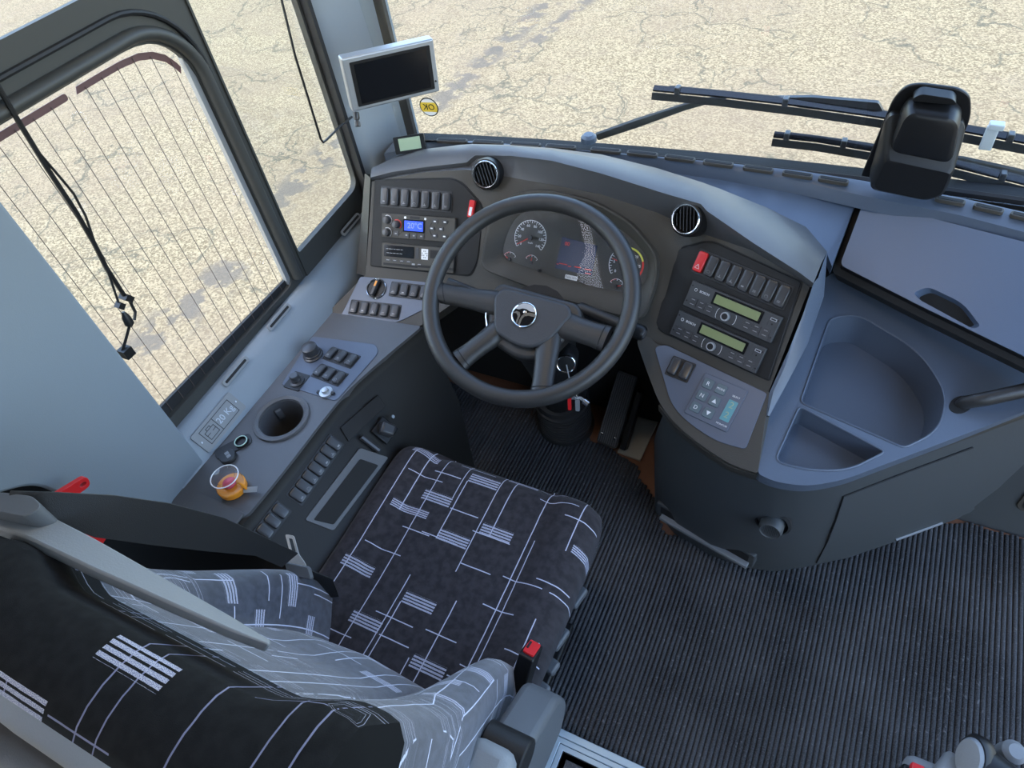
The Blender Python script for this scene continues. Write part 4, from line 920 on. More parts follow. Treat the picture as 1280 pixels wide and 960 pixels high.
# ================================================================== RIGHT CONSOLE
rc = thing('centre_console', 'rounded dark grey console with two open trays right of the driver', 'console', (.08, 1.05, 0))
FK = plane3(FSR.at(946, 590, .0), pz(1280, 514, .625), pz(1040, 350, .69))
top_px = [(964, 492), (947, 592), (968, 602), (1005, 608), (1050, 602), (1285, 513), (1420, 465), (1420, 540), (1040, 345), (1030, 352)]
top_px = [(964, 492), (947, 592), (968, 602), (1005, 608), (1052, 601), (1290, 511), (1400, 470), (1290, 468), (1042, 340), (1026, 352)]
outer = rpoly(FK.poly(top_px), [.01, .01, .02, .05, .05, .01, .01, .01, .01, .01], 5)
t1 = rpoly(FK.poly([(1037, 398), (1072, 393), (1150, 440), (1185, 495), (1172, 540), (1130, 560), (1000, 503)]), [.02, .04, .09, .08, .05, .012, .012], 7)
t2 = rpoly(FK.poly([(999, 508), (1107, 565), (1060, 588), (1010, 588), (968, 577)]), [.012, .012, .03, .05, .02], 6)
t3 = rpoly(FK.poly([(1193, 500), (1200, 492), (1225, 495), (1240, 512), (1220, 518), (1198, 512)]), .012, 4)
o = part('console_top', hole_plate(outer, [t1, t2], FK, -.03, 0), D['shelf'], rc); merge(o)
def tray(lp, dep, name, floor_px=None):
    n = len(lp); cx = sum(p[0] for p in lp)/n; cy = sum(p[1] for p in lp)/n
    sh_ = [(cx+(p[0]-cx)*.93, cy+(p[1]-cy)*.93) for p in lp]
    mb = MB(); mb.loft([[FK.P(*p, .0005) for p in lp], [FK.P(*p, -.004) for p in lp], [FK.P(*p, -dep) for p in sh_]], True, False); mb.add([FK.P(*p, -dep) for p in sh_], [tuple(range(n))])
    t_ = part(name, mb, D['shelf'], rc, ang=35); merge(t_)
    mb = MB(); mb.tube([FK.P(*p, .0005) for p in lp], .0022, 6, True); part('tray_lip', mb, D['shelf'], t_)
tray(t1, .085, 'large_tray'); tray(t2, .055, 'small_tray')
# lip skirt
def lpath(pxs, w): return [FK.at(*p, w) for p in pxs]
lip_top = [FSR.at(p[0], p[1], -.02) for p in ((824, 505), (845, 532), (880, 560), (915, 582))] + [FK.at(*p, -.014) for p in ((947, 592), (968, 602), (1005, 606), (1052, 600), (1120, 574), (1200, 545), (1290, 512), (1400, 471))]
mb = MB(); rings = []
cen = Vector((.15, 1.35, 0))
for p in lip_top:
    inw = (cen-Vector((p.x, p.y, 0))).normalized()
    rings.append([p+inw*.01, p-inw*.002+Vector((0, 0, -.004)), p-inw*.001+Vector((0, 0, -.022)), p+inw*.012+Vector((0, 0, -.034)), p+inw*.03+Vector((0, 0, -.036))])
mb.loft(rings, False); part('console_rim', mb, D['bezel'], rc, ang=50)
foot = [(818, 560), (817, 640), (842, 668), (885, 695), (935, 712), (966, 716), (1005, 711), (1060, 699), (1125, 677), (1198, 650), (1260, 625), (1330, 600)]
foot = [pz(a, b, .0) for a, b in foot]
mb = MB(); rings = []
for p, q in zip(lip_top, foot):
    inw = (cen-Vector((p.x, p.y, 0))).normalized()
    a = p+inw*.012+Vector((0, 0, -.034)); rings.append([a, a.lerp(q, .06)-inw*.0, a.lerp(q, .35)-inw*.006, a.lerp(q, .7)-inw*.008, a.lerp(q, .93), q+inw*.004])
mb.loft(rings, False); part('console_body', mb, D['console'], rc, ang=60)
# access door, oblong pocket, round nozzle on the body
def body_pt(i, t): # along ring index (float) and height fraction, on the face
    k = min(int(i), len(rings)-2); fr = i-k
    def on(r, t):
        ts = [0, .06, .35, .7, .93, 1.0]
        for j in range(5):
            if t <= ts[j+1]: return r[j].lerp(r[j+1], (t-ts[j])/(ts[j+1]-ts[j]))
        return r[-1]
    return on(rings[k], t).lerp(on(rings[k+1], t), fr)
mb = MB(); ii = [7.05, 7.6, 8.2, 8.9, 9.3]; out_n = Vector((.62, -.78, 0)).normalized()
def doorloop(off, e=0): return [[body_pt(i - .95*(t-.12)*(1-(i-7.05)/2.25), t)+out_n*off for t in (.12, .35, .6, .93)] for i in ii]
dl = doorloop(.004); dl2 = doorloop(-.004)
for A in (dl, dl2): mb.loft(A, False)
for a_, b_ in ((dl[0], dl2[0]), (dl[-1], dl2[-1])): mb.loft([a_, b_], False)
mb.loft([[r[0] for r in dl], [r[0] for r in dl2]], False); mb.loft([[r[-1] for r in dl], [r[-1] for r in dl2]], False)
dr = part('access_door', mb, D['console'], rc, ang=30)
mb = MB()
for ln in ([r[0] for r in dl], dl[0], [r[-1] for r in dl]): mb.tube([p+out_n*-.002 for p in ln], .0022, 5)
part('door_gap', mb, D['black_matt'], dr)
mb = MB(); a = body_pt(7.9, .90)+out_n*.006; b = body_pt(8.7, .90)+out_n*.006; mb.tube([a, (a+b)/2, b], .004, 6); part('door_scuff', mb, D['grey_sign'], dr)
a = body_pt(1.15, .80); b = body_pt(4.35, .80); m_ = (a+b)/2; dd = (b-a).normalized(); nn = Vector((dd.y, -dd.x, 0)).normalized()
FPk = Fr(m_+nn*.018, dd, (0, 0, 1))
W2 = (b-a).length
mb = MB(); mb.prism(rrect(W2, .062, .008), -.06, .0, FPk.M()); pk = part('pocket_frame', mb, D['console'], rc, bevel=.003)
mb = MB(); mb.prism(rrect(W2-.03, .030, .004, 3, (0, .008)), -.01, .0015, FPk.M()); part('pocket_opening', mb, D['black_matt'], pk)
mb = MB(); mb.box(W2-.03, .012, .05, FPk.M(0.004, -.016, -.010)); part('pocket_ledge', mb, D['grey_sign'], pk, bevel=.002)
p = body_pt(5.0, .33); nn = Vector((-.05, -1, .12)).normalized(); Mn = axis_M(p-nn*.01, p+nn*.05)
mb = MB(); mb.lathe([(.040, 0), (.040, .010), (.034, .014), (.030, .006), (.028, .006)], Mn, 28); nz = part('nozzle_collar', mb, D['black_matt'], rc)
mb = MB(); mb.lathe([(.026, .0), (.026, .030), (.022, .038), (.020, .036), (.001, .034)], Mn, 28); part('air_nozzle', mb, D['console'], nz, ang=35)
mb = MB()
for i in range(-4, 5):
    for j in range(-4, 5):
        if i*i+j*j < 19: mb.lathe([(.0011, 0), (.001, .0006)], Mn @ Matrix.Translation((i*.0036, j*.0036, .0352)), 5)
part('nozzle_mesh', mb, D['black_matt'], nz)
# grab handle
gh = [FK.at(1199, 507, -.005), FK.at(1207, 503, .015), FK.at(1235, 498, .032), FK.at(1290, 486, .05), FK.at(1290, 486, .05)+Vector((.16, .05, .01)), FK.at(1290, 486, .05)+Vector((.20, .06, -.05))]
mb = MB(); mb.tube(gh, [.012, .015, .0155, .0155, .0155, .012], 12, False, .8); gh_o = single('grab_handle', mb, D['rim'], 'black curved grab handle rising from the centre console top', 'handle', ang=80)
mb = MB(); mb.prism(ellp(.026, .017, 20), 0, .0015, FK.Mat(1201, 506, 0, R(20))); part('handle_socket', mb, D['black_matt'], gh_o)
# entrance bulkhead right of the console
FBk = VY(1.33); a = pz(1198, 650, 0)
bkh = thing('entry_bulkhead', 'dark grey bulkhead with framed panel beside the entrance', 'bulkhead', (.75, 1.35, 0))
mb = MB(); mb.box(.80, .05, .56, None, (a.x+.36, a.y+.03, .27)); part('bulkhead_wall', mb, D['console'], bkh, bevel=.004)
mb = MB(); mb.prism(rrect(.62, .36, .03), 0, .006, Fr((a.x+.40, a.y+.006, .29), (1, 0, 0), (0, 0, 1)).M()); fr_ = part('panel_frame', mb, D['bezel'], bkh, bevel=.002)
mb = MB(); mb.prism(rrect(.60, .34, .025), .005, .0072, Fr((a.x+.40, a.y+.006, .29), (1, 0, 0), (0, 0, 1)).M()); part('panel_inset', mb, D['panel'], bkh)
# ---- storage locker with lid in front of the passenger side
lk = thing('dash_locker', 'grey storage locker lid tinted sky blue, with moulded finger grip', 'locker', (.2, 1.3, .6))
lt = [(1080, 251, .862), (1290, 304, .862), (1290, 452, .745), (1150, 388, .755), (1050, 331, .772)]
vt = [pz(*p) for p in lt]; FLk = plane3(vt[4], vt[2], vt[0]); 
outer = rpoly([FLk.uv(p[0], p[1]) for p in ((1080, 251), (1420, 338), (1420, 515), (1290, 450), (1150, 382), (1050, 331))], [.012, .01, .01, .02, .02, .012], 4)
gp = rpoly(FLk.poly([(1141, 366), (1160, 358), (1204, 379), (1226, 408), (1216, 411), (1150, 375)]), [.008, .012, .02, .006, .006, .006], 4)
o = part('lid', hole_plate(outer, [gp], FLk, -.02, 0), D['lid_sky_tint'], lk); merge(o)
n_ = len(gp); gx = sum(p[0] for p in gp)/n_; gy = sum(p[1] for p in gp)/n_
mb = MB(); sh_ = [(gx+(p[0]-gx)*.8, gy+(p[1]-gy)*.8) for p in gp]; mb.loft([[FLk.P(*p, 0) for p in gp], [FLk.P(*p, -.028) for p in sh_]], True, False); mb.add([FLk.P(*p, -.028) for p in sh_], [tuple(range(n_))]); part('finger_grip', mb, D['lid_sky_tint'], lk)
fb = [FLk.uv(p[0], p[1]) for p in ((1050, 331), (1150, 382), (1290, 450), (1420, 515))]
mb = MB(); mb.loft([[FLk.P(u, v, -.006), FLk.P(u, v, -.06)+Vector((0, .0, -.02)), FLk.P(u, v, -.06)+Vector((0, .05, -.02))] for u, v in fb], False); part('locker_front', mb, D['black'], lk)
mb = MB(); mb.loft([[FLk.P(u, v-.004, -.034), FLk.P(u, v-.010, -.040), FLk.P(u, v-.006, -.09)] for u, v in fb], False); part('locker_ledge', mb, D['bezel'], lk)
mb = MB(); mb.prism(rpoly([FLk.uv(p[0], p[1]) for p in ((1070, 246), (1430, 334), (1430, 525), (1290, 462), (1150, 394), (1038, 337))], .01), -.075, -.022, FLk.M()); part('locker_body', mb, D['black_matt'], lk)
# ================================================================== DRIVER'S SEAT
seat = thing('driver_seat', 'charcoal patterned bus driver seat with side bolsters and grey shell', 'seat', (-.57, .4, 0))
SX = -.572
def sst(a, b, x):
    t = max(0, min(1, (x-a)/(b-a))); return t*t*(3-2*t)
# cushion
rings = []; NY = 18; NX_ = 72; NY = 30
for j in range(NY+1):
    t = j/NY; y = .18 + .565*t
    hw = .262 + .006*math.sin(math.pi*t); edge = min(1, max(0, (1-t)/.10)); fr = math.sqrt(max(0, 1-(1-edge)**2))   # front rounding
    rear = min(1, t/.06); zt = .487 + .018*sst(.35, .95, t); zb = .385
    hh = (zt-zb)/2*(.35+.65*fr)*(.6+.4*rear); zc = zt-.0 - (zt-zb)/2; sx = hw*(.93+.07*fr)
    ring = []
    for i in range(NX_):
        a = 2*math.pi*i/NX_; ca, sa = math.cos(a), math.sin(a); p = .42
        x = sx*math.copysign(abs(ca)**p, ca); z = hh*math.copysign(abs(sa)**p, sa)
        if sa > 0:
            ux = abs(x)/sx; z += .016*sst(.52, .80, ux)*(1-sst(.88, 1, ux)) - .008*math.exp(-((ux-.57)/.025)**2) - .004*math.exp(-((abs(x)-.052)/.006)**2)*sst(.05, .2, t)
        ring.append(Vector((SX+x, y+.02*(x/.26)*-1*0, zc+z)))
    rings.append(ring)
# seams across the front third
mb = MB(); mb.loft(rings)
part('cushion', mb, D['fabric'], seat, subsurf=1, uv=lambda c: (c.x-SX+.35+(.0 if c.z > .42 else .0), c.y+(.5-c.z)*.8 if c.y > .7 else c.y))
mb = MB(); mb.box(.46, .50, .07, None, (SX, .43, .36)); part('seat_pan', mb, D['black'], seat, bevel=.02)
mb = MB(); mb.box(.34, .36, .30, None, (SX, .42, .18)); part('suspension_gaiter', mb, D['black_matt'], seat, bevel=.03)
mb = MB(); mb.box(.40, .44, .03, None, (SX, .42, .023)); part('seat_base', mb, D['black'], seat, bevel=.006)
# backrest: a padded sheet that runs up the front, over the top and down the rear
def yb(t): return .255 - .165*t - .03*t*t       # front face line of the back
def zb_(t): return .47 + .63*t
NXB = 32; NF = 16; rows = []; vco = []
def prof(u):    # u in -1..1 across; returns list of (x, y, z, s)
    ux = abs(u); out = []; s_ = 0
    endk = math.sqrt(max(0.02, 1-max(0, (ux-.86)/.14)**2))    # rounds the flanks off
    pts = []
    for j in range(NF+1):
        t = j/NF; hw = .262+.045*sst(0, .7, t); bol = .105*(1-.75*sst(.12, .7, t)); x = SX+u*hw
        th = .125-.02*t; y = yb(t)-th/2+th/2*endk + bol*sst(.48, .78, ux)*endk
        y += .022*math.sin(math.pi*min(1, t*2.2))*(1-ux) if t < .4545 else 0
        y -= .012*math.exp(-((ux-.52)/.04)**2)*(1-sst(.6, .8, t))
        z = zb_(t)-(.03*(1-endk) if t > .9 else 0)
        pts.append((x, y, z))
    x, y, z = pts[-1]; th = .115; yc = yb(1)-th/2
    for q in range(1, 8):
        a = math.pi*q/8; pts.append((x, yc+(y-yc)*math.cos(a), z+.030*math.sin(a)*endk))
    for j in range(NF, -1, -2):
        t = j/NF; hw = .262+.045*sst(0, .7, t); th = .125-.02*t; pts.append((SX+u*hw, yb(t)-th/2-th/2*endk, zb_(t)-(.03*(1-endk) if t > .9 else 0)))
    return pts
us = [-1+2*i/NXB for i in range(NXB+1)]; us = [math.copysign(abs(u)**.8, u) for u in us]
cols = [prof(u) for u in us]; KS = NF-2
uvm = {}; cc_ = len(cols)//2; lat = {}
for k in range(len(cols[0])):
    for sg_ in (1, -1):
        acc = 0; i = cc_; lat[(i, k)] = 0
        while 0 <= i+sg_ < len(cols):
            acc += sg_*(Vector(cols[i+sg_][k])-Vector(cols[i][k])).length; i += sg_; lat[(i, k)] = acc
mid_ = cols[cc_]; sk_ = [0]
for k in range(1, len(mid_)): sk_.append(sk_[-1]+(Vector(mid_[k])-Vector(mid_[k-1])).length)
for ci, c in enumerate(cols):
    for k, p in enumerate(c):
        s_ = sk_[k]
        uvm[(round(p[0], 4), round(p[1], 4), round(p[2], 4))] = (lat[(ci, k)]+.733, s_+1.27)
uvf = lambda c: uvm.get((round(c.x, 4), round(c.y, 4), round(c.z, 4)), (c.x-SX+.733, c.z))
mb = MB(); mb.loft([[Vector(p) for p in c[:KS+1]] for c in cols], False); part('backrest', mb, D['fabric_back_lit'], seat, ang=180, uv=uvf)
topuv = lambda c: (c.x-SX+.733, uvf(c)[1])
ia = [i for i, u in enumerate(us) if abs(u) <= .90]; D['plain_fabric'] = mat('plain_black_fabric', (.009, .009, .009), .95, spec=.1)
mb = MB(); mb.loft([[Vector(p) for p in cols[i][KS:]] for i in ia], False); part('backrest_top', mb, D['fabric_top'], seat, ang=180, uv=topuv)
for ib in (range(0, ia[0]+1), range(ia[-1], len(us))): mb = MB(); mb.loft([[Vector(p) for p in cols[i][KS:]] for i in ib], False); part('backrest_top_end', mb, D['plain_fabric'], seat, ang=180)
# grey shell behind
rings = []
for j in range(13):
    t = j/12*.97; hw = (.262+.050*sst(0, .7, t))*.985; y0 = yb(t)-(.13-.02*t); z0 = zb_(t)-.005
    rings.append([Vector((SX+hw*u, y0-.035*(1-abs(u)**3)+.02*abs(u)**4 + .004, z0)) for u in [-1+2*i/16 for i in range(17)]] + [Vector((SX+hw*u*.97, y0+.02, z0)) for u in [1-2*i/16 for i in range(17)]])
mb = MB(); mb.loft(rings); part('back_shell', mb, D['back_shell'], seat, ang=60)
mb = MB(); mb.tube([(SX-.16, yb(.9)-.15, zb_(.9)), (SX-.10, yb(.93)-.165, zb_(.95)), (SX+.02, yb(.93)-.165, zb_(.95)), (SX+.08, yb(.9)-.15, zb_(.9))], .018, 10); part('shell_grip', mb, D['grey_plastic'], seat)
# grey shoulder trim along the front top edge, tapering to the middle
a = pz(-40, 605, 1.10); pts = [((-30, 610), (-30, 648)), ((40, 632), (40, 672)), ((120, 673), (120, 710)), ((210, 724), (210, 750)), ((290, 770), (290, 785)), ((340, 801), (340, 803))]
mb = MB(); mb.loft([[pz(*p, 1.085), pz(*q, 1.10)+Vector((0, -.002, 0)), pz(*q, 1.085)+Vector((0, -.012, 0)), pz(*p, 1.07)+Vector((0, -.008, 0))] for p, q in pts]); part('shoulder_trim', mb, D['shell'], seat, bevel=.003)
mb = MB(); mb.prism(rpoly(HZ(1.11).poly([(-20, 618), (48, 626), (60, 640), (40, 652), (-20, 640)]), .01), -.03, .012, HZ(1.11).M()); part('belt_guide', mb, D['grey_plastic'], seat, bevel=.004)
# recliner cover / folded armrest on the right
FA = VX(-.245)
pr = rpoly([(.10, .50), (.30, .47), (.335, .52), (.315, .60), (.22, .66), (.10, .665), (.06, .60)], .02, 4)
mb = MB(); mb.prism(pr, -.05, .018, FA.M()); part('side_cover', mb, D['grey_plastic'], seat, bevel=.012, seg=3)
mb = MB(); mb.box(.075, .17, .09, None, (-.262, .10, .70)); part('armrest_hinge', mb, D['shell'], seat, bevel=.02, seg=3)
mb = MB(); mb.lathe([(.03, -.035), (.03, .035)], Matrix.Translation((-.255, .19, .69)) @ Matrix.Rotation(R(90), 4, 'Y'), 20); part('hinge_pivot', mb, D['panel'], seat, bevel=.003)
# height levers along the right of the cushion
for i, (px, py, w_, l_) in enumerate(((720, 745, .05, .035), (697, 797, .05, .045), (688, 832, .03, .03), (676, 862, .03, .035))):
    p = pz(px, py, .36); mb = MB(); mb.box(.032, w_, .02, Matrix.Translation(p) @ Matrix.Rotation(R(-12), 4, 'Z')); mb.box(.08, w_*.5, .012, Matrix.Translation(p+Vector((-.045, 0, 0)))); part('adjust_lever', mb, D['grey_plastic'], seat, bevel=.005)
# buckle
bp0 = pz(664, 812, .56); Fbk = Fr(bp0, Vector((1, .25, 0)), Vector((-.2, .75, .6)))
Mbk = axis_M(bp0+Vector((-.015, -.06, -.10)), bp0)
hgt = (bp0-(bp0+Vector((-.015, -.06, -.10)))).length
mb = MB(); mb.prism(rrect(.030, .046, .005), -.01, hgt, Mbk); bk_ = part('belt_buckle', mb, D['black'], seat, bevel=.003)
mb = MB(); mb.prism(rrect(.022, .034, .004, 3, (0, .002)), hgt-.001, hgt+.004, Mbk); part('release_button', mb, D['red'], bk_, bevel=.0015)
mb = MB(); mb.box(.004, .018, .001, Mbk, (-.007, .004, hgt+.0045)); part('buckle_slot', mb, D['black_matt'], bk_)
# ---- seat belt
bl = thing('seat_belt', 'black seat belt webbing with white metal tongue hanging beside the seat', 'seat belt', (-.9, .3, .5))
cl_ = [(10, 628, 1.115), (60, 632, 1.105), (130, 645, 1.05), (200, 655, .97), (270, 668, .87), (325, 683, .77), (362, 700, .66)]
pts = [pz(*p) for p in cl_]
wv = [Vector((.0, .012, .010)), Vector((.0, .014, .012)), Vector((.004, .026, .016)), Vector((.006, .027, .02)), Vector((.006, .024, .018)), Vector((.006, .014, .012)), Vector((.01, .016, .006))]
mb = MB(); mb.ribbon(pts, wv, .0025); part('webbing', mb, D['belt'], bl, ang=80)
tg = pz(364, 676, .64); ce = pz(372, 706, .62); F = plane3(ce, ce+Vector((1, .1, 0)), tg); F = Fr(ce, Vector((1, .15, .1)), tg-ce)
Lg = (tg-ce).length
outer = rpoly([(-.022, -.012), (.022, -.012), (.020, .008), (.0105, .022), (.0105, Lg+.012), (-.0105, Lg+.012), (-.0105, .022), (-.020, .008)], [.004, .004, .006, .006, .005, .005, .006, .006], 3)
hl = rrect(.010, .034, .002, 3, (0, Lg-.012)) if Lg > .04 else rrect(.010, .02, .002, 3, (0, Lg))
o = part('tongue', hole_plate(outer, [hl], F, -.0012, .0012), mat('tongue_metal', (.62, .62, .60), .35, .5), bl); merge(o)
mb = MB(); mb.prism(rrect(.056, .026, .006, 4, (0, -.012)), -.006, .006, F.M()); part('tongue_grip', mb, D['grey_plastic'], bl, bevel=.003)
mb = MB(); lo = [ce+Vector((.01, -.005, -.012)), ce+Vector((.03, .01, -.06)), ce+Vector((.03, 0, -.12))]; mb.ribbon(lo, Vector((.02, .008, .004)), .002); part('lower_webbing', mb, D['belt'], bl)
# red emergency levers on the pillar panel
for (p0_, p1_, lab) in (((104, 603), (60, 632), 'red lever with a hole at its tip on the grey pillar panel'), ((86, 660), (128, 676), 'red lever lying below the seat belt webbing')):
    X_ = -1.085; a = VX(X_).at(*p0_); b = VX(X_).at(*p1_); F = Fr((a+b)/2, (b-a), (0, 0, 1) if abs((b-a).normalized().z) < .8 else (0, 1, 0)); F = Fr((a+b)/2, (b-a), Vector((1, 0, 0)).cross((b-a).normalized())); L = (b-a).length
    ol = rpoly([(-L/2-.008, -.011), (L/2, -.014), (L/2, .014), (-L/2-.008, .011)], [.010, .003, .003, .010], 4); hl = ellp(.0065, .004, 14, (-L/2+.004, 0))
    o = hole_plate(ol, [hl], F, -.005, .005); oo = single('red_lever', o, D['red'], lab, 'lever', bevel=.0015, group='red levers by the seat'); merge(oo)
# ================================================================== THINGS ON PILLAR AND DASH
FM = tilted((-.895, 1.128, 1.205), 50, 0); cu_, cv_ = FM.uv(490, 94); rot = R(-4.5); FM = Fr(FM.P(cu_, cv_), FM.ex*math.cos(rot)+FM.ey*math.sin(rot), FM.ey*math.cos(rot)-FM.ex*math.sin(rot))
mo = thing('monitor', 'silver framed flat monitor with black screen on the windscreen pillar', 'monitor', FM.o-Vector((0, 0, .06)))
mb = MB(); mb.prism(rrect(.190, .106, .004, 4), -.022, .004, FM.M()); part('monitor_case', mb, D['silver'], mo, bevel=.004, seg=3)
mb = MB(); mb.prism(rrect(.166, .088, .002, 3, (.002, -.001)), .003, .0048, FM.M()); sc2 = part('screen_bezel', mb, D['black'], mo)
mb = MB(); mb.prism(rrect(.150, .078, .001, 3, (.002, -.001)), .0046, .0054, FM.M()); part('screen', mb, D['gloss_black'], sc2)
mb = MB(); mb.lathe([(.0022, 0), (.002, .0012)], FM.M(.0885, -.030, .004), 8); part('power_light', mb, D['black'], mo)
mb = MB(); mb.tube([FM.P(-.03, -.02, -.02), VY(1.25).at(480, 112), VY(1.37).at(478, 118)], .012, 8); part('mount_arm', mb, D['grey_plastic'], mo)
k0 = FM.at(446, 148, -.01); mb = MB(); mb.lathe([(.006, -.012), (.0065, 0), (.004, .004), (.006, .008), (.006, .016)], axis_M(k0, k0+Vector((.01, -.02, -.03))), 10); part('mount_screw', mb, D['switch'], mo)
FD = tilted((-1.02, 1.285, .945), 30, 25); u_, v_ = FD.uv(512, 180); FD = Fr(FD.P(u_, v_), FD.ex, FD.ey)
ld = thing('lcd_clock', 'small black framed display with pale green screen on the dash corner', 'display', FD.o-Vector((0, 0, .03)))
mb = MB(); mb.prism(rrect(.077, .041, .003, 3), -.014, .002, FD.M()); part('case', mb, D['black'], ld, bevel=.002)
mb = MB(); mb.prism(rrect(.054, .029, .001, 2, (.001, .001)), .0018, .0028, FD.M()); part('screen', mb, D['lcd_pale'], ld)
fp = FD.P(.008, -.036, -.012); mb = MB(); mb.tube([FD.P(.008, -.018, -.008), fp], .008, 8); mb.lathe([(.028, -.012), (.027, -.002), (.02, .003), (.006, .004)], Matrix.Translation(fp), 20); part('foot', mb, D['black'], ld)
# bent rod at the quarter window
FQ = VX(-1.17); mb = MB(); rod = [FQ.at(*p) for p in ((340, -60), (352, 0), (369, 70), (386, 125), (401, 174), (404, 178), (408, 175), (425, 158), (440, 146))]; mb.tube(rod, .0028, 6)
ro = single('bent_rod', mb, D['black'], 'thin bent black rod hanging before the front quarter window', 'rod')
# blind cords at the side window
FQ = VX(-1.19)
cc = thing('blind_cord', 'twisted black blind cords with cleat hanging at the sliding side window', 'cord', FQ.at(156, 440))
mb = MB(); mb.tube([FQ.at(*p) for p in ((-30, 60), (0, 112), (22, 150), (60, 212), (95, 265), (118, 305), (133, 335), (157, 372))], .0042, 6); part('main_cord', mb, D['black'], cc)
mb = MB(); mb.tube([FQ.at(*p, .002) for p in ((-10, 100), (18, 140), (48, 190), (78, 225), (92, 242), (107, 270), (118, 302), (130, 325), (148, 378))], .0022, 6); part('thin_cord', mb, D['black'], cc)
mb = MB(); mb.box(.012, .016, .022, FQ.M(*FQ.uv(158, 372), 0, R(30))); mb.box(.012, .012, .014, FQ.M(*FQ.uv(150, 382), 0, R(30))); mb.lathe([(.003, 0), (.008, .012), (.009, .028), (.004, .034)], axis_M(FQ.at(154, 390), FQ.at(162, 405)), 10); part('cleat', mb, D['black'], cc)
mb = MB(); mb.tube([FQ.at(*p) for p in ((162, 376), (169, 390), (168, 400))], .003, 6); mb.tube([FQ.at(*p) for p in ((163, 403), (157, 425), (153, 438))], .003, 6); mb.box(.02, .02, .02, FQ.M(*FQ.uv(158, 440), 0)); part('anchor', mb, D['black'], cc)
# black device housing before the windscreen
FHs = tilted((0, wsy(.1)-.055, .90), 4, -8)
hs = thing('device_housing', 'black plastic device housing on a bracket plate before the windscreen', 'housing', FHs.at(1140, 225)-Vector((0, 0, .03)))
pp = rpoly(FHs.poly([(1076, 222), (1116, 126), (1131, 110), (1150, 107), (1199, 113), (1213, 122), (1214, 150), (1172, 238)]), [.004, .02, .02, .02, .02, .02, .03, .004], 5)
mb = MB(); mb.prism(pp, -.012, -.004, FHs.M()); part('bracket_plate', mb, D['black'], hs, bevel=.002)
def hring(px, w_, k=1.0, rad=.02):
    q = rpoly(FHs.poly(px), rad, 5); cx = sum(p[0] for p in q)/len(q); cy = sum(p[1] for p in q)/len(q)
    return [FHs.P(cx+(p[0]-cx)*k, cy+(p[1]-cy)*k, w_) for p in q]
bx_ = [(1085, 222), (1106, 150), (1114, 138), (1204, 146), (1207, 160), (1184, 226), (1160, 235)]
mb = MB(); mb.loft([hring(bx_, -.004), hring(bx_, .012), hring([(1086, 218), (1105, 176), (1110, 172), (1192, 190), (1196, 192), (1182, 226), (1160, 233)], .045, .97), hring([(1088, 216), (1105, 179), (1110, 176), (1190, 193), (1194, 195), (1181, 224), (1160, 231)], .052, .9)]); part('housing_body', mb, D['black'], hs, ang=35)
lid_ = [(1112, 172), (1130, 130), (1140, 120), (1195, 128), (1202, 138), (1192, 188)]
mb = MB(); mb.loft([hring(lid_, .0, 1.03, .015), hring(lid_, .03, 1.0, .018), hring(lid_, .045, .93, .02), hring(lid_, .049, .8, .02)]); part('housing_lid', mb, D['black'], hs, ang=40)
mb = MB(); mb.prism(rpoly(FHs.poly([(1142, 121), (1152, 116), (1192, 122), (1197, 130), (1140, 125)], .02), .008), .0, .024, FHs.M()); part('housing_cap', mb, D['black'], hs, bevel=.003)
# ---- windscreen wipers (outside)
FWp = tilted((.1, wsy(.1)+.06, .92), 0, -4)
def wiper(name, label, blade, arm, clip=None):
    P0 = FWp.at(*blade[0]); t = thing(name, label, 'wiper', P0, 'windscreen wipers')
    pts = [FWp.at(*p) for p in blade]
    mb = MB(); mb.ribbon(pts, Vector((0, .002, .0075)), .006); part('rubber_blade', mb, D['black_matt'], t)
    mb = MB(); mb.ribbon([p+Vector((0, .012, .013)) for p in pts], Vector((0, .006, .003)), .006); part('blade_spine', mb, D['gloss_black'], t)
    n = len(pts); br = []
    if n >= 4:
        q = [pts[0].lerp(pts[-1], f) + Vector((0, .02, .016+.010*math.sin(math.pi*f))) for f in (.04, .15, .3, .5, .7, .85, .96)]
        mb = MB(); mb.tube(q, [.004, .006, .008, .010, .008, .006, .004], 8, False, .8); part('blade_bridge', mb, D['frame'], t)
    for f in (.06, .3, .55, .8):
        i = f*(n-1); k = int(i); p = pts[k].lerp(pts[min(k+1, n-1)], i-k); mb = MB(); mb.box(.012, .02, .022, None, tuple(p+Vector((0, .012, .012)))); part('blade_clip', mb, D['switch'], t, bevel=.002)
    mb = MB(); ap = [FWp.at(*p, .0)+Vector((0, .03, .005)) for p in arm[0]]; mb.tube(ap, arm[1], 8, False, .7); part('wiper_arm', mb, D['frame'], t)
    return t
wiper('windscreen_wiper', 'long black wiper blade running behind the black device housing', [(815, 120), (900, 128), (1000, 140), (1090, 153), (1180, 168), (1280, 187), (1360, 203)], ([(742, 180), (790, 164), (850, 144), (910, 129)], [.011, .012, .009, .006]))
wiper('windscreen_wiper', 'lower black wiper blade lying close above the windscreen rail', [(965, 178), (1020, 184), (1085, 195), (1180, 213), (1250, 231), (1340, 254)], ([(1150, 206), (1200, 212), (1260, 226), (1340, 246)], [.006, .009, .010, .011]))
wp_ = [o for o in bpy.data.objects if o.name == 'windscreen_wiper'][0]
for q, nm in (([(945, 122), (1015, 121), (1098, 128), (1108, 146), (1040, 139), (1000, 134)], 'blade_yoke'),):
    mb = MB(); mb.prism(rpoly(FWp.poly(q, -.02), .004), -.028, -.018, FWp.M()); part(nm, mb, D['switch'], wp_, bevel=.002)
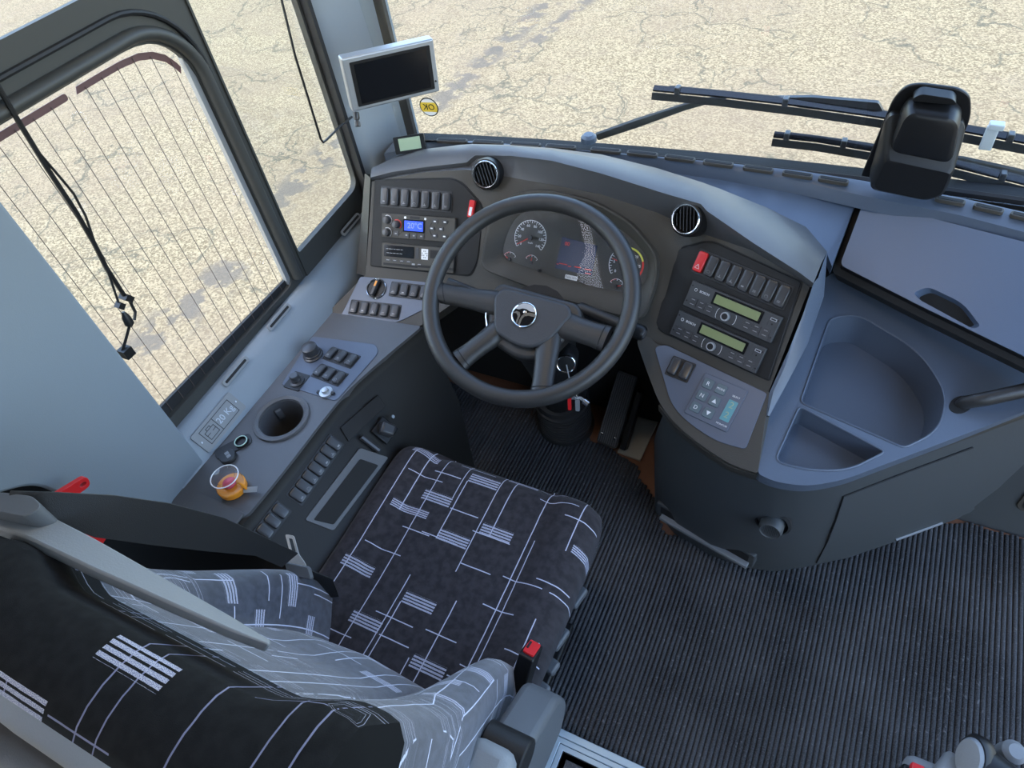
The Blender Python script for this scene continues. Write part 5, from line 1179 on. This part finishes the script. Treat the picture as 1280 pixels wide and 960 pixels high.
cp = FWp.at(1237, 166)+Vector((0, -.02, .0)); mb = MB(); mb.box(.022, .008, .05, None, tuple(cp)); mb.box(.026, .02, .012, None, tuple(cp+Vector((.004, .0, .026))))
single('wiper_clip', mb, D['clear'] if False else mat('milky_plastic', (.55, .58, .60), .4), 'small translucent white clip on the long wiper blade', 'clip', bevel=.002)
# ================================================================== FLOOR HATCH FRAME, GUIDE SEAT
hc = pz(692, 907, .012); hf = thing('floor_hatch', 'pale aluminium floor hatch frame with carpet inside', 'hatch', (hc.x+.2, hc.y-.3, 0))
W_, D_ = .46, .60
for i, (ins, z_, wd) in enumerate(((0, .020, .016), (.017, .017, .012), (.030, .015, .012), (.043, .013, .014))):
    a = ins; lp = [(hc.x+a, hc.y-a), (hc.x+W_-a, hc.y-a), (hc.x+W_-a, hc.y-D_+a), (hc.x+a, hc.y-D_+a)]; b = ins+wd; li = [(hc.x+b, hc.y-b), (hc.x+W_-b, hc.y-b), (hc.x+W_-b, hc.y-D_+b), (hc.x+b, hc.y-D_+b)]
    o = part('frame_profile', hole_plate(lp, [li], HZ(0), .006, z_), D['step'], hf, bevel=.0015); merge(o)
mb = MB(); mb.box(W_-.02, D_-.02, .008, None, (hc.x+W_/2, hc.y-D_/2, .009)); part('frame_tray', mb, D['black_matt'], hf)
mb = MB(); mb.box(W_-.116, D_-.116, .010, None, (hc.x+W_/2, hc.y-D_/2, .016)); part('hatch_carpet', mb, D['carpet'], hf)
# guide seat folded at the right edge of the picture
gz = pz(1215, 960, .42)
gsn = thing('guide_seat', 'dark folding guide seat with grey pivot discs beside the aisle', 'seat', (gz.x, gz.y-.1, 0))
def ob(px, py, z): return pz(px, py, z)
c1_ = ob(1211, 948, .45); M1 = axis_M(c1_, c1_+Vector((-.55, -.25, .45)))
mb = MB(); mb.lathe([(.022, -.012), (.0225, -.002), (.020, .004), (.010, .006)], M1 @ Matrix.Diagonal((1, 1.5, 1, 1)), 28); part('pivot_disc', mb, D['shell'], gsn)
mb = MB(); mb.lathe([(.026, -.03), (.0275, -.012), (.0245, -.004)], M1 @ Matrix.Diagonal((1, 1.5, 1, 1)), 28); part('pivot_collar', mb, D['black'], gsn)
c2_ = ob(1268, 940, .43); mb = MB(); mb.lathe([(.018, -.03), (.019, .0), (.012, .008)], axis_M(c2_, c2_+Vector((.1, -.1, 1))), 24); part('hinge_cap', mb, D['shell'], gsn)
mb = MB(); rings = []
for i in range(11):
    t = i/10; x_ = c1_.x+.008+.34*t; r_ = .036-.012*math.sin(math.pi*min(1, t*1.6))+.05*sst(.25, 1, t)
    rings.append([Vector((x_, c1_.y+.010-.10*t+r_*math.cos(a), c1_.z-.012+r_*.8*math.sin(a))) for a in [2*math.pi*k/16 for k in range(16)]])
mb.loft(rings); part('seat_pad', mb, D['black'], gsn, ang=80)
c3_ = ob(1192, 946, .42); mb = MB(); mb.box(.05, .07, .03, Matrix.Translation(c3_+Vector((.0, -.03, -.01))) @ Matrix.Rotation(R(-25), 4, 'Z')); part('grey_bracket', mb, D['grey_sign'], gsn, bevel=.01)
mb = MB(); mb.box(.12, .22, .04, None, (c1_.x-.02, c1_.y-.12, c1_.z-.06)); part('seat_frame', mb, D['shell'], gsn, bevel=.015)
mb = MB(); mb.box(.07, .07, .40, None, (c1_.x+.10, c1_.y-.12, .20)); mb.box(.25, .25, .02, None, (c1_.x+.10, c1_.y-.12, .018)); part('pedestal', mb, D['black'], gsn, bevel=.005)
rbk = ob(1146, 962, .42); mb = MB(); mb.box(.02, .016, .016, None, tuple(rbk)); bo = part('buckle_button', mb, D['red'], gsn, bevel=.003)
mb = MB(); mb.box(.05, .05, .05, None, tuple(rbk+Vector((.005, -.02, -.03)))); mb.box(.15, .03, .03, None, tuple(rbk+Vector((.07, -.04, -.04)))); part('buckle_case', mb, D['black'], gsn, bevel=.004)
